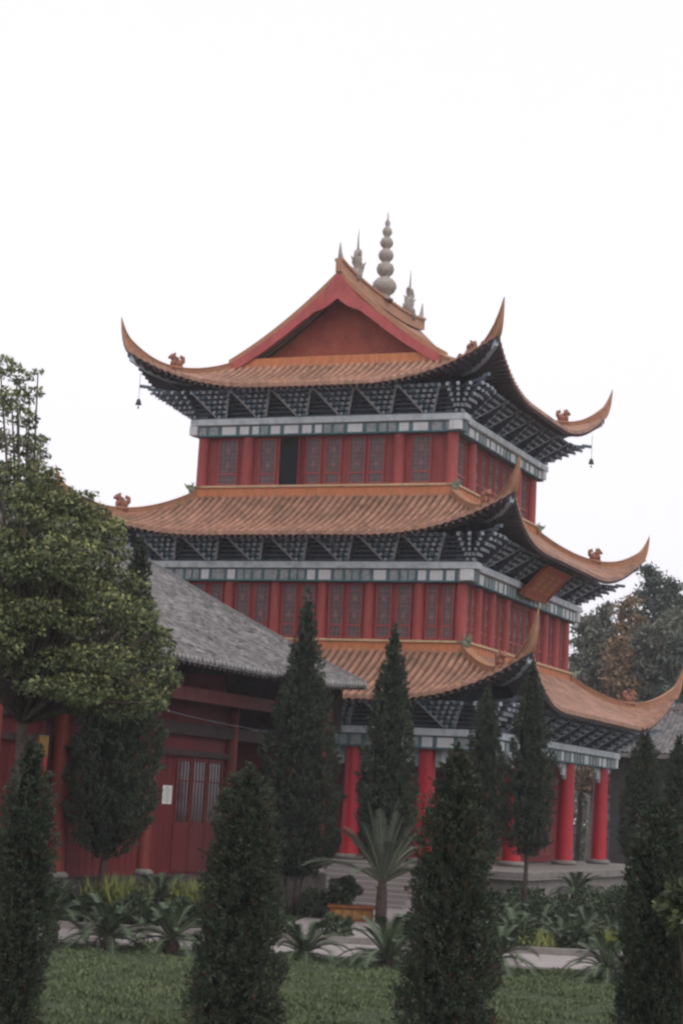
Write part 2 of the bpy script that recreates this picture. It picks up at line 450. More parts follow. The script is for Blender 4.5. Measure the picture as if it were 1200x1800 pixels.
def build_roof(i):
    s, r = STOREYS[i], ROOFS[i]
    b, sof, raf = MB(), MB(), MB()
    for k in range(4):
        R, T = roof_fn(i, k), S(k)
        p = .30
        n = int(R['uc'] / p) + 1
        us = [(j + f) * p for j in range(-n, n) for f in FR]
        us = [u for u in us if abs(u) <= R['uc'] - .02]
        us = [-R['uc'] + .005] + us + [R['uc'] - .005]
        NV = 12
        rows = []
        for u in us:
            da, db = R['d0'](u), R['Dx'](u)
            db = max(db, da + .002)
            h = barrel((u / p) % 1.0)
            col = []
            for j in range(NV + 1):
                d = da + (db - da) * j / NV
                lap = .012 * ((d / .32) % 1.0)            # each course lifts a little over the next
                col.append(T(u, R['id'] + d, R['z'](u, d) + h + lap))
            d = db
            col.append(T(u, R['id'] + d + .004, R['z'](u, d) - .05 - (.035 if h == 0 else 0)))   # drip edge
            col.append(T(u, R['id'] + d - .06, R['z'](u, d) - .07))
            rows.append(col)
        m = NV + 3
        vs = [q for c in rows for q in c]
        b0 = len(b.f)
        fs = [(a * m + j, a * m + j + 1, (a + 1) * m + j + 1, (a + 1) * m + j) for a in range(len(rows) - 1) for j in range(m - 1)]
        b.add(vs, fs)
        for a in range(len(rows) - 1):
            um = (us[a] + us[a + 1]) / 2
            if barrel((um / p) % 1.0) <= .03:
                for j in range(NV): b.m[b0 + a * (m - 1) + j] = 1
        # soffit
        us = np.linspace(-R['uc'] + .02, R['uc'] - .02, 61)
        vs = []
        for u in us:
            da = max(R['d0'](u), R['plate'] - .35)
            db = max(R['Dx'](u) - .05, da + .01)
            for t in (0, .25, .5, .75, 1):
                d = da + (db - da) * t
                vs.append(T(u, R['id'] + d, R['z'](u, d) - .09 - .20 * (1 - t)))
        sof.add(vs, [(a * 5 + j, a * 5 + j + 1, (a + 1) * 5 + j + 1, (a + 1) * 5 + j) for a in range(60) for j in range(4)])
        # rafters
        if k in (0, 1, 3):
            nr = int(R['uc'] / .26)
            for j in range(-nr, nr + 1):
                u = j * .26
                db = R['Dx'](u) - .03
                da = max(R['d0'](u) + .05, db - 1.15)
                if db - da < .15: continue
                q = []
                for d, dz in ((da, -.24), (db, -.10)):
                    zz = R['z'](u, d) + dz
                    for uu, z2 in ((u - .05, zz - .09), (u + .05, zz - .09), (u + .05, zz), (u - .05, zz)):
                        q.append(T(uu, R['id'] + d, z2))
                raf.add(q, [(0, 1, 2, 3), (4, 7, 6, 5), (0, 4, 5, 1), (1, 5, 6, 2), (2, 6, 7, 3), (3, 7, 4, 0)])
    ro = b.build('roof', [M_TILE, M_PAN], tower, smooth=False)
    sof.build('soffit', M_SOF, ro, smooth=True)
    raf.build('rafters', M_RAFT, ro)
    # hip ridges with their horns
    R0, R1 = roof_fn(i, 0), roof_fn(i, 1)
    tipx, tipy = s['ax'] + s['tov'], s['ay'] + s['tov']
    for sx, sy in ((-1, -1), (1, -1), (1, 1), (-1, 1)):
        if sx < 0 and sy > 0: continue
        h = MB()
        N = 18
        dirh = Vector((sx, sy, 0)).normalized()
        side = Vector((-dirh.y, dirh.x, 0))
        lo, hi, wd = [], [], []
        for j in range(N + 1):
            t = j / N
            x, y = R0['iu'] + R0['Dcu'] * t, R0['id'] + R0['Dc'] * t
            z = R0['z'](x, R0['Dc'] * t)
            lo.append(Vector((sx * x, sy * y, z - .10)))
            hi.append(Vector((sx * x, sy * y, z + .27 + .13 * max(0, (t - .55) / .45) ** 2)) - dirh * .10 * max(0, (t - .7) / .3))
            wd.append(.12 - .02 * t)
        pc = lo[-1].copy()
        rise = s['tip'] - pc.z
        for j in range(1, 9):
            t = j / 8
            lo.append(pc + dirh * (.27 * (1 - (1 - t) ** 1.8) + .06 * t) + Vector((0, 0, rise * (.55 * t + .45 * t * t))))
            z0_ = .50 / rise
            hi.append(pc + dirh * (-.10 + .43 * t ** .8) + Vector((0, 0, rise * (z0_ + (1 - z0_) * (.72 * t + .28 * t * t)) + .01)))
            wd.append(.10 * (1 - t) ** .8 + .012)
        vs, fs = [], []
        for l_, h_, ww in zip(lo, hi, wd):
            d_ = h_ - l_
            for f_, k_ in ((0, 1), (.55, 1), (.60, 1.22), (.68, 1.22), (.72, 1), (.86, 1), (.88, 1.4), (1, 1.4)):
                vs.append(l_ + d_ * f_ + side * ww * k_)
            for f_, k_ in ((1, 1.4), (.88, 1.4), (.86, 1), (.72, 1), (.68, 1.22), (.60, 1.22), (.55, 1), (0, 1)):
                vs.append(l_ + d_ * f_ - side * ww * k_)
        nl = len(lo)
        for j in range(nl - 1):
            for q_ in range(16):
                fs.append((j * 16 + q_, j * 16 + (q_ + 1) % 16, (j + 1) * 16 + (q_ + 1) % 16, (j + 1) * 16 + q_))
        fs.append(tuple(range(16)))
        fs.append(tuple(range((nl - 1) * 16, nl * 16))[::-1])
        h.add(vs, fs)
        ho = h.build('hip_ridge', M_RIDGE, ro)
        # a beast sits on each hip
        tb = .55
        q = Vector((sx * (R0['iu'] + R0['Dcu'] * tb), sy * (R0['id'] + R0['Dc'] * tb), 0))
        zb = R0['z'](abs(q.x), R0['Dc'] * tb) + .24
        bo = beast(ro)
        bo.location = (q.x, q.y, zb)
        bo.rotation_euler = (0, 0, math.atan2(sy, sx))
        bo.scale = (.82, .82, .85)
        # pale corner beam under the hip
        cb = MB()
        vs = []
        for t in (.40, .6, .8, .97):
            x, y = R0['iu'] + R0['Dcu'] * t, R0['id'] + R0['Dc'] * t
            zz = R0['z'](x, R0['Dc'] * t) - .14 - .12 * (1 - t)
            c = Vector((sx * x, sy * y, zz))
            for a, dz in ((-.07, -.22), (.07, -.22), (.07, 0), (-.07, 0)):
                vs.append(c + side * a + Vector((0, 0, dz)))
        cb.add(vs, [(j * 4 + a, j * 4 + (a + 1) % 4, j * 4 + 4 + (a + 1) % 4, j * 4 + 4 + a) for j in range(3) for a in range(4)] + [(0, 1, 2, 3), (12, 15, 14, 13)])
        cb.build('corner_beam', M_TIP, ro)
    return ro

BEAST = None
def beast(parent):
    global BEAST
    if BEAST is None:
        b = MB()
        b.box(-.30, .30, -.16, .16, -.14, .08)
        b.blob((-.08, 0, .22), .23, 10, sc_=(1.1, .85, .9))
        b.blob((.12, 0, .30), .18, 8, sc_=(.9, .9, 1.2))
        b.blob((.20, 0, .50), .17, 8, sc_=(1.1, 1.0, .95))
        b.box(.28, .42, -.07, .07, .40, .52)
        for a in (-1, 1):
            b.blob((.14, a * .12, .64), .06, 6, sc_=(.9, .8, 1.2))
            b.cyl(.22, a * .10, .06, .30, .06, .07, 6)
            b.blob((.02, a * .14, .42), .09, 6)
        b.tube([(-.22, 0, .2), (-.34, 0, .34), (-.32, 0, .50), (-.20, 0, .56), (-.16, 0, .46)], [.09, .10, .11, .09, .04], 7)
        BEAST = b.build('ridge_beast', M_BEAST, parent, smooth=True)
        return BEAST
    o = BEAST.copy()
    return link(o, parent)

roof_objs = {i: build_roof(i) for i in (1, 2, 3)}

# ridge strips where roofs one and two meet the wall above
for i in (1, 2):
    r, nx = ROOFS[i], STOREYS[i + 1]
    b, c = MB(), MB()
    for k in range(4):
        iu, idd = (r['ix'], r['iy']) if k % 2 == 0 else (r['iy'], r['ix'])
        T = S(k)
        b.box(-iu - .04, iu + .04, idd - .30, idd + .03 + .003 * (k % 2), r['zi'] - .05, nx['z0'] - .09, T=T)
        for j in range(int(iu * 2 / .42)):                         # raised tile joints
            u = -iu + .2 + j * .42
            b.box(u - .02, u + .02, idd + .03, idd + .05, r['zi'] + .06, nx['z0'] - .10, T=T)
        c.box(-iu - .1, iu + .1, idd - .30, idd + .10 + .003 * (k % 2), nx['z0'] - .09, nx['z0'] - .01 + .002 * (k % 2), T=T)
    st = b.build('ridge_strip', M_STRIP, roof_objs[i])
    c.build('ridge_cap', M_CAP, roof_objs[i])
    # glazed dragon heads at the corners
    for sx, sy in ((-1, -1), (1, -1), (1, 1)):
        g = MB()
        rnd = random.Random(7)
        g.blob((0, 0, .05), .24, 8, sc_=(1.2, .9, 1), jit=.25, rnd=rnd)
        g.blob((.22, 0, .20), .15, 8, sc_=(1.4, .8, .8), jit=.25, rnd=rnd)
        g.tube([(.30, 0, .22), (.46, 0, .28), (.52, 0, .40)], [.07, .05, .02], 6)
        for a in (-1, 1):
            g.tube([(.05, a * .08, .25), (-.06, a * .14, .42), (.02, a * .18, .52)], [.05, .035, .01], 5)
        go = g.build('dragon_head', M_GREENB, roof_objs[i], smooth=True)
        go.location = (sx * (r['ix'] + .08), sy * (r['iy'] + .08), r['zi'] + .26)
        go.rotation_euler = (0, 0, math.atan2(sy, sx))
        go.scale = (.8, .8, .8) if i == 1 else (.62, .62, .7)

# upper part of the top roof: two slopes, gable, ridge
RZ = 23.82
def top_prof(t):                                  # t 0 ridge .. 1 foot of the upper slope
    q = .72 * t + .28 * (1 - (1 - t) ** 2)
    return RZ + (20.52 - RZ) * q
b = MB()
YG = 4.75
for sg in (-1, 1):
    p = .30
    n = int(YG / p) + 1
    ys = sorted(set([-YG, YG] + [(j + f) * p for j in range(-n, n) for f in FR if abs((j + f) * p) < YG]))
    vs = []
    for y in ys:
        sag = .22 * (abs(y) / YG) ** 3
        h = barrel((y / p) % 1.0)
        for j in range(13):
            t = j / 12 * 1.03
            vs.append((sg * 4.4 * t, y, top_prof(t) + h + sag * (1 - t) + .012 * ((t * 5.6 / .32) % 1.0)))
    for a in range(len(ys) - 1):
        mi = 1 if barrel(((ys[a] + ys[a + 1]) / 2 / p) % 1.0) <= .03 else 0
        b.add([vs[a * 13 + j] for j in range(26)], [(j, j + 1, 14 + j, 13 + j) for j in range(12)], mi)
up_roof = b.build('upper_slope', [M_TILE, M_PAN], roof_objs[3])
for sy in (-1, 1):
    if sy > 0: continue
    g = MB()                                      # gable wall
    vs = [(-4.3, sy * 3.75, 20.3), (4.3, sy * 3.75, 20.3)]
    top = [(4.3 * t, sy * 3.75, top_prof(abs(t)) - .10) for t in np.linspace(.97, -.97, 25)]
    g.add(vs + top, [tuple(range(27))])
    g.build('gable_wall', M_GABLE, roof_objs[3])
    bb = MB()                                     # curved bargeboards with a scalloped lower edge
    ts = np.linspace(-1.02, 1.02, 81)
    vs = []
    for t in ts:
        a = abs(t)
        zt = top_prof(a) + .14 + .16 * max(0, 1 - a * 6)
        wd = .48 + .56 * max(0, 1 - a / .24) - .10 * a + .05 * abs(sin(a * 16)) * (1 if a < .3 else .25)
        for dy in (-.10, .02):
            vs += [(4.4 * t, sy * (YG + dy + .06), zt), (4.4 * t, sy * (YG + dy + .06), zt - wd)]
    fs = []
    for j in range(80):
        o, q = j * 4, (j + 1) * 4
        fs += [(o + 2, q + 2, q + 3, o + 3), (o, o + 1, q + 1, q), (o + 1, o + 3, q + 3, q + 1), (o, q, q + 2, o + 2)]
    fs += [(0, 1, 3, 2), (320, 322, 323, 321)]
    bb.add(vs, fs)
    bb.build('bargeboard', M_BARGE, roof_objs[3])
    # verge ridge riding above the bargeboard
    for sg in (-1, 1):
        v = MB()
        pts = []
        for j in range(15):
            t = j / 14 * 1.05
            pts.append((sg * 4.4 * t, top_prof(t) + .12 + .10 * (1 - t)))
        vs = []
        for x, z in pts:
            for dy, dz in ((-.20, 0), (.06, 0), (.06, .24), (-.20, .24)):
                vs.append((x, sy * (YG + dy - .06), z + dz))
        v.add(vs, [(j * 4 + a, j * 4 + (a + 1) % 4, j * 4 + 4 + (a + 1) % 4, j * 4 + 4 + a) for j in range(14) for a in range(4)] + [(0, 1, 2, 3), (59, 58, 57, 56)])
        v.build('verge_ridge', M_RIDGE, roof_objs[3])
    # orange strip at the gable's foot
    g = MB()
    g.box(-4.2, 4.2, sy * 4.72 if sy < 0 else 4.3, sy * 4.3 if sy < 0 else 4.72, 20.40, 20.78)
    for j in range(20):
        u = -4.0 + j * .42
        g.box(u - .02, u + .02, -4.74, -4.72, 20.5, 20.76)
    g.build('ridge_strip', M_STRIP, roof_objs[3])
# main ridge, curved up at both ends into horns
m_ = MB()
pts = []
for j in range(41):
    y = -4.85 + 9.7 * j / 40
    pts.append((y, RZ + .05 + .30 * (abs(y) / 4.85) ** 3))
vs = []
for y, z in pts:
    for a, dz in ((-.13, 0), (.13, 0), (.13, .42), (.19, .44), (.19, .54), (-.19, .54), (-.19, .44), (-.13, .42)):
        vs.append((a, y, z + dz))
m_.add(vs, [(j * 8 + a, j * 8 + (a + 1) % 8, j * 8 + 8 + (a + 1) % 8, j * 8 + 8 + a) for j in range(40) for a in range(8)] + [tuple(range(8)), tuple(range(320, 328))[::-1]])
ridge = m_.build('main_ridge', M_RIDGE, roof_objs[3])
for sy in (-1, 1):
    h = MB()
    h.tube([(0, sy * 4.55, RZ + .62), (0, sy * 4.68, RZ + .86), (0, sy * 4.76, RZ + 1.15), (0, sy * 4.80, RZ + 1.55)], [.17, .13, .075, .02], 8)
    h.build('ridge_horn', M_FIN, ridge, smooth=True)
f = MB()                                          # gourd finial
zf = RZ + .45
f.lathe([(.30, 0), (.34, .06), (.22, .14), (.20, .22), (.34, .34), (.42, .52), (.40, .70), (.27, .86), (.15, .92), (.17, .97), (.27, 1.08), (.31, 1.24), (.26, 1.42), (.13, 1.50),
         (.15, 1.55), (.24, 1.66), (.27, 1.80), (.22, 1.95), (.11, 2.03), (.13, 2.08), (.21, 2.18), (.235, 2.30), (.18, 2.44), (.09, 2.51), (.11, 2.56), (.16, 2.65), (.175, 2.74), (.13, 2.86), (.06, 2.93), (.09, 3.02), (.09, 3.1), (.03, 3.22), (.012, 3.5), (.0, 3.52)], n=16)
fo = f.build('finial', M_FIN, ridge, smooth=True)
fo.location = (0, .15, zf)
fo.scale = (1.22, 1.22, 1.10)
for y, sg in ((-2.95, 1), (3.15, -1)):
    d = MB()                                      # dragons climbing towards the finial
    rnd = random.Random(3)
    path = [(0, -.30, 0), (.03, -.10, .22), (-.05, .10, .36), (.05, .12, .58), (-.04, -.02, .78), (.03, -.06, .98), (0, .04, 1.18), (0, .14, 1.30)]
    d.tube([(x, sg * yy, z) for x, yy, z in path], [.22, .26, .25, .23, .20, .18, .17, .08], 8)
    d.blob((0, sg * .12, 1.24), .12, 8, sc_=(.9, 1.3, .9), jit=.2, rnd=rnd)
    for j in range(9):
        q = path[min(j // 2 + 1, 6)]
        a = rnd.uniform(0, 6.28)
        d.tube([(q[0], sg * q[1], q[2]), (q[0] + .17 * cos(a), sg * q[1] + .17 * sin(a), q[2] + .05), (q[0] + .30 * cos(a), sg * q[1] + .30 * sin(a), q[2] + .18)], [.085, .055, .015], 5)
    d.tube([(0, 0, 1.3), (0, sg * -.02, 1.75), (0, 0, 2.15)], [.05, .03, .008], 6)
    do = d.build('ridge_dragon', M_FIN, ridge, smooth=True)
    do.location = (0, y, RZ + .50)

# ------------------------------------------------------------------ storeys: walls, columns, windows, beams, brackets
def make_window(parent, k, u0, u1, z0, z1, d, nv=4, nh=9):
    T = S(k)
    f, p, l = MB(), MB(), MB()
    fw = .055
    f.box(u0, u0 + fw, d, d + .07, z0, z1, T=T)
    f.box(u1 - fw, u1, d, d + .07, z0, z1, T=T)
    f.box(u0 + fw, u1 - fw, d, d + .068, z0, z0 + fw, T=T)
    f.box(u0 + fw, u1 - fw, d, d + .068, z1 - fw, z1, T=T)
    zm = z0 + (z1 - z0) * .24
    f.box(u0 + fw, u1 - fw, d, d + .066, zm - .03, zm + .03, T=T)
    fo = f.build('window', M_REDC, parent)
    p.box(u0 + fw, u1 - fw, d - .02, d + .012, z0 + fw, z1 - fw, T=T)
    p.build('pane', M_PANE, fo)
    for j in range(1, nv):
        u = u0 + fw + (u1 - u0 - 2 * fw) * j / nv
        l.box(u - .014, u + .014, d + .014, d + .045, z0 + fw, z1 - fw, T=T)
    for j in range(1, nh):
        z = z0 + fw + (z1 - z0 - 2 * fw) * j / nh
        l.box(u0 + fw, u1 - fw, d + .016, d + .040, z - .014, z + .014, T=T)
    # diamond centre pieces
    for j in range(2):
        zc = z0 + (z1 - z0) * (.42 + .32 * j)
        uc = (u0 + u1) / 2
        l.add([T(uc - .10, d + .05, zc), T(uc, d + .05, zc - .16), T(uc + .10, d + .05, zc), T(uc, d + .05, zc + .16)], [(0, 1, 2, 3)])
    l.build('lattice', M_LATT, fo)
    return fo

def storey_wall(i, inset, zt):
    s = STOREYS[i]
    b = MB()
    for k in range(4):
        hu, hd = (s['ax'], s['ay']) if k % 2 == 0 else (s['ay'], s['ax'])
        b.box(-hu + inset + .01, hu - inset - .01, hd - inset - .2, hd - inset + .002 * (k % 2), s['z0'] - .5, zt, T=S(k))
    return b.build('storey_wall', M_RED, tower)
def column(x, y, z0, z1, r, m):
    b = MB()
    b.cyl(x, y, z0, z1, r, r * .93, 18)
    return b.build('column', m, tower, smooth=False)

cols = {3: ([-5.25, -3.28, 3.10, 5.22], [-5.15, -3.0, 3.0, 5.15]),
        2: ([-6.45, -4.8, -2.95, -1.0, .92, 2.82, 4.78, 6.42], [-6.75, -5.2, -3.55, -1.75, 1.75, 3.55, 5.2, 6.75])}
opens = {(3, 0): [(-4.58, -3.72), (-2.80, -2.05), (-.82, -.14), (.04, .70), (1.02, 1.70), (1.82, 2.50), (3.58, 4.40)],
         (3, 1): [(-4.6, -3.6), (-2.6, -1.9), (-1.7, -1.0), (-.75, -.05), (.05, .75), (1.0, 1.7), (1.9, 2.6), (3.6, 4.6)]}
for i in (2, 3):
    s = STOREYS[i]
    storey_wall(i, .45, s['zb'] + .05)
    for k in (0, 1):
        hu, hd = (s['ax'], s['ay']) if k == 0 else (s['ay'], s['ax'])
        T = S(k)
        for u in cols[i][k]:
            x, y, _ = T(u, hd - .40, 0)
            if k == 1 and abs(u) > hu - .6 and u < 0: continue      # shared corner column
            column(x, y, s['z0'] - .25, s['zb'], .24 if i == 3 else .20, M_REDC)
        if (i, k) in opens:
            wins = opens[(i, k)]
        else:
            wins = []
            cc = cols[i][k]
            for a, c in zip(cc[:-1], cc[1:]):
                m2 = (a + c) / 2
                if c - a > 3:
                    for q in range(4):
                        u0 = a + .30 + q * (c - a - .6) / 4
                        wins.append((u0 + .04, u0 + (c - a - .6) / 4 - .04))
                else:
                    wins += [(a + .28, m2 - .09), (m2 + .09, c - .28)]
        for u0, u1 in wins:
            make_window(tower, k, u0, u1, s['z0'] + .05, s['zb'] - .05, hd - .44, nv=4 if i == 3 else 3, nh=10)
# doorway of the top storey: a black sheet painted for the shade inside
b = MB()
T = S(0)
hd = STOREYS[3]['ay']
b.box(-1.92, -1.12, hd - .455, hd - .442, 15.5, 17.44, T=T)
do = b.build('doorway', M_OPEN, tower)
b = MB()
b.box(-1.98, -1.92, hd - .44, hd - .36, 15.5, 17.45, T=T)
b.box(-1.12, -1.06, hd - .44, hd - .36, 15.5, 17.45, T=T)
b.add([T(-1.12, hd - .41, 15.5), T(-.95, hd - .05, 15.5), T(-.95, hd - .05, 17.4), T(-1.12, hd - .41, 17.4)], [(0, 1, 2, 3)])
b.build('door_frame', M_REDC, do)

def beams(i):
    s = STOREYS[i]
    hb = s['zp'] - s['zb']
    for k in (0, 1):
        hu, hd = (s['ax'], s['ay']) if k == 0 else (s['ay'], s['ax'])
        T = S(k)
        e = .28 + .02 * k
        b = MB()
        zs = s['zp'] - .23 - .004 * k
        b.box(-hu + .1, hu + e - .1, hd - .42, hd - .06, s['zb'] + .004 * k, zs - .02, mi=0, T=T)
        za, zc = s['zb'] + .06, zs - .07
        rnd = random.Random(i * 10 + k)
        nb = 4 if i == 3 else 6
        wd = (2 * hu - .5) / nb
        for j in range(nb):
            c = -hu + .25 + (j + .5) * wd
            pat = [(-.49, -.37, 'g'), (-.33, -.17, 'w' if j % 2 else 'g'), (-.12, .12, 'w' if rnd.random() < .75 else 'g'), (.17, .33, 'w' if rnd.random() < .3 else 'g'), (.37, .49, 'w' if rnd.random() < .3 else 'g')]
            for a, d2, t in pat:
                b.box(c + a * wd + .02, c + d2 * wd - .02, hd - .06, hd - .045, za, zc, mi=1 if t == 'w' else 2, T=T)
            for a in (-.5, -.35, -.145, .145, .35):
                b.box(c + a * wd - .02, c + a * wd + .02, hd - .06, hd - .036, za - .02, zc + .02, mi=3, T=T)
        b.box(-hu + .2, hu - .2, hd - .06, hd - .030, za - .05, za - .015, mi=3, T=T)
        bo = b.build('beam', [M_BEAM, M_PANEL, M_PANEL2, M_TEAL], tower)
        b = MB()
        b.box(-hu - .05, hu + e, hd - .48, hd + .12, zs - .02, s['zp'] - .004 * k, T=T)
        b.build('beam_slab', M_SLAB, bo, bevel=.02)
        # projecting beam ends at the corners
        for sg in (-1, 1):
            be = MB()
            be.box(sg * (hu - .08) - .17, sg * (hu - .08) + .17, hd - .40, hd + .10, s['zb'] + .05, zs - .03, T=T)
            be.build('beam_end', M_PANEL, bo, bevel=.02)
for i in (1, 2, 3): beams(i)

def bracket_mesh(tiers, name, parent, pitch=.185, back=.4, out=.235, rise=.150, first=2):
    b = MB()
    for t in range(tiers):
        n = first + t
        yo = .10 + out * t
        z = .04 + rise * t
        for j in range(n):
            u = (j - (n - 1) / 2) * pitch
            sk = .32 * u / (1 + abs(u))
            def T(x, y, zz, sk=sk): return (x + sk * (y - .3), y, zz)
            b.box(u - .05, u + .05, -back, yo, z + .02, z + .115, mi=0, T=T)
            b.box(u - .058, u + .058, yo, yo + .05, z + .0, z + .105, mi=1 if (j * 3 + t) % 4 else 2, T=T)
            b.box(u - .075, u + .075, yo - .16, yo - .02, z + .117, z + .146, mi=1 if (j + t) % 2 == 0 else 0)
        b.box(-(n - .2) * pitch / 2, (n - .2) * pitch / 2, yo - .13, yo - .03, z + .03, z + .10, mi=0)
    nt_ = first + tiers - 1
    for sg in (-1, 1):
        a0, a1 = sg * (first - 1) / 2 * pitch, sg * ((nt_ - 1) / 2 * pitch + .06)
        y1, z1 = .10 + out * (tiers - 1) + .08, .04 + rise * (tiers - 1) + .06
        vs = []
        for (u, y, z) in ((a0 + sg * .10, .17, .03), (a1 + sg * .10, y1, z1)):
            vs += [(u - .022, y - .03, z), (u + .022, y - .03, z), (u + .022, y + .03, z + .07), (u - .022, y + .03, z + .07)]
        b.add(vs, [(0, 1, 2, 3), (4, 7, 6, 5), (0, 4, 5, 1), (1, 5, 6, 2), (2, 6, 7, 3), (3, 7, 4, 0)], 1)
    return b.build(name, [M_BRK, M_TIP, M_TEALB], parent)
M_TEALB = mat('worn_blue_paint', (.10, .20, .27), .75, col2=(.20, .30, .36), scale=5)
BRK = {}
for i in (1, 2, 3):
    s = STOREYS[i]
    nb0 = {3: [-4.35, -2.62, -.88, .88, 2.62, 4.35], 2: [-5.4, -3.6, -1.75, .05, 1.85, 3.65, 5.4], 1: [-6.9, -4.9, -2.95, -1.0, .95, 2.9, 4.85, 6.9]}[i]
    for k in (0, 1):
        hu, hd = (s['ax'], s['ay']) if k == 0 else (s['ay'], s['ax'])
        for u in nb0:
            u = u * (1 if k == 0 else hu / s['ax'])
            if 'o' not in BRK:
                o = bracket_mesh(6, 'bracket_cluster', tower, pitch=.225)
                BRK['o'] = o
            else:
                o = link(BRK['o'].copy(), tower)
            x, y, _ = S(k)(u, hd - .10, 0)
            o.location = (x, y, s['zp'])
            o.rotation_euler = (0, 0, pi if k == 0 else -pi / 2)
            o.scale = (1, .98, 1)
        # dark cove boards behind the brackets
        c = MB()
        Rf = roof_fn(i, k)
        vs = []
        for u in np.linspace(-hu + .36, hu - .36, 41):
            dd = max(Rf['plate'] - .36, 0)
            vs += [S(k)(u, hd - .36, s['zp'] - .002), S(k)(u, hd - .36, max(s['zp'] + 1.2, Rf['z'](u, dd) + .02))]
        c.add(vs, [(2 * j, 2 * j + 2, 2 * j + 3, 2 * j + 1) for j in range(40)])
        nf_ = len(c.f)
        for j in range(6):
            c.box(-hu - .1 * j + .1, hu + .1 * j - .1, hd - .34 + .15 * j, hd - .26 + .15 * j, s['zp'] + .08 + .15 * j, s['zp'] + .14 + .15 * j, T=S(k))
        for j in range(nf_, len(c.f)): c.m[j] = 1
        c.build('cove_board', [M_COVE, M_BRK], tower)
    for sx, sy in ((-1, -1), (1, -1), (1, 1)):
        if 'c' not in BRK:
            b = MB()
            for t in range(6):
                z = .04 + .150 * t
                for da, ex in ((-45, 1.0), (-28, 1.08), (-12, 1.22), (0, 1.42), (12, 1.22), (28, 1.08), (45, 1.0)):
                    if t == 0 and abs(da) in (28, 12): continue
                    a = radians(da)
                    L = (.20 + .235 * t) * ex
                    def TT(x, y, zz, a=a): return (x * cos(a) - y * sin(a), x * sin(a) + y * cos(a), zz)
                    b.box(-.5, L, -.045, .045, z + .02, z + .115, mi=0, T=TT)
                    b.box(L, L + .05, -.055, .055, z, z + .105, mi=1, T=TT)
                    b.box(L - .16, L - .02, -.06, .06, z + .117, z + .146, mi=t % 2, T=TT)
            b.box(.1, 2.1, -.06, .06, .96, 1.08, mi=0)
            b.box(2.0, 2.45, -.05, .05, 1.03, 1.15, mi=0)
            BRK['c'] = o = b.build('corner_bracket', [M_BRK, M_TIP], tower)
        else:
            o = link(BRK['c'].copy(), tower)
        o.location = (sx * (s['ax'] - .12), sy * (s['ay'] - .12), s['zp'])
        o.rotation_euler = (0, 0, math.atan2(sy, sx))

# ground storey: open gallery with bright red columns, recessed wall
s = STOREYS[1]
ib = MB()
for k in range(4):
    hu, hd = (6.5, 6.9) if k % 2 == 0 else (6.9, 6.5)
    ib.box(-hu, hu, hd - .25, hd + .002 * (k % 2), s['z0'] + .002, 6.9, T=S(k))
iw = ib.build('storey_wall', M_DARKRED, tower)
lid = MB()
lid.box(-7.9, 7.9, -8.4, 8.4, 6.30, 6.40)
lid.build('gallery_ceiling', M_WOOD, tower)
for k, ul in ((0, [(-4.6, -2.6), (-1.2, 1.2), (2.6, 4.6)]), (1, [(-5.6, -3.9), (-2.0, 2.0), (3.9, 5.6)])):
    hd = 6.9 if k == 0 else 6.5
    for u0, u1 in ul:
        n = 2 if u1 - u0 < 2.2 else 4
        for j in range(n):
            a = u0 + (u1 - u0) * j / n
            make_window(tower, k, a + .03, a + (u1 - u0) / n - .03, s['z0'] + .3, 4.9, hd + .004, nv=4, nh=12)
for x, y in ((-7.85, -8.3), (-3.1, -8.3), (3.12, -8.3), (5.92, -8.3), (7.95, -8.3), (7.95, -4.4), (7.95, 2.65), (7.95, 7.95), (-5.6, -8.3)):
    b = MB()
    b.cyl(x, y, s['z0'] + .16, s['zb'], .345, .30, 20)
    c = b.build('column', M_BRED, tower)
    b = MB()
    b.lathe([(.34, s['z0']), (.50, s['z0'] + .002), (.53, s['z0'] + .08), (.44, s['z0'] + .17), (.2, s['z0'] + .17)], x, y, 20)
    b.build('column_base', M_STONE, c, smooth=True)
    # carved corbels under the beam
    k = 0 if y < -8 else 1
    for sg in (-1, 1):
        cb = MB()
        for j in range(4):
            u0, u1 = .32 + .22 * j, .32 + .22 * (j + 1)
            z0_ = s['zb'] - .62 + .15 * j
            if k == 0: cb.box(x + min(sg * u0, sg * u1), x + max(sg * u0, sg * u1), y - .06, y + .06, z0_, s['zb'] - .003, mi=j % 2)
            else: cb.box(x - .06, x + .06, y + min(sg * u0, sg * u1), y + max(sg * u0, sg * u1), z0_, s['zb'] - .003, mi=j % 2)
        cb.build('corbel', [M_PANEL2, M_SLAB], c)

# stone terrace with a moulded edge and stairs
plat = MB()
plat.box(-10.4, 10.4, -10.9, 10.9, -.05, 1.12)
plat.box(-10.55, 10.55, -11.05, 11.05, 1.12, 1.18)
plat.box(-10.48, 10.48, -10.98, 10.98, 1.18, 1.40)
pl = plat.build('terrace', M_STONE, tower, bevel=.02)
st = MB()
for j in range(8):
    st.box(2.4, 7.2, -11.06 - .32 * (8 - j), -11.055 if j == 7 else -11.06 - .32 * (7 - j), -.05, .165 * (j + 1))
st.build('stair', M_PATH, tower, bevel=.012)

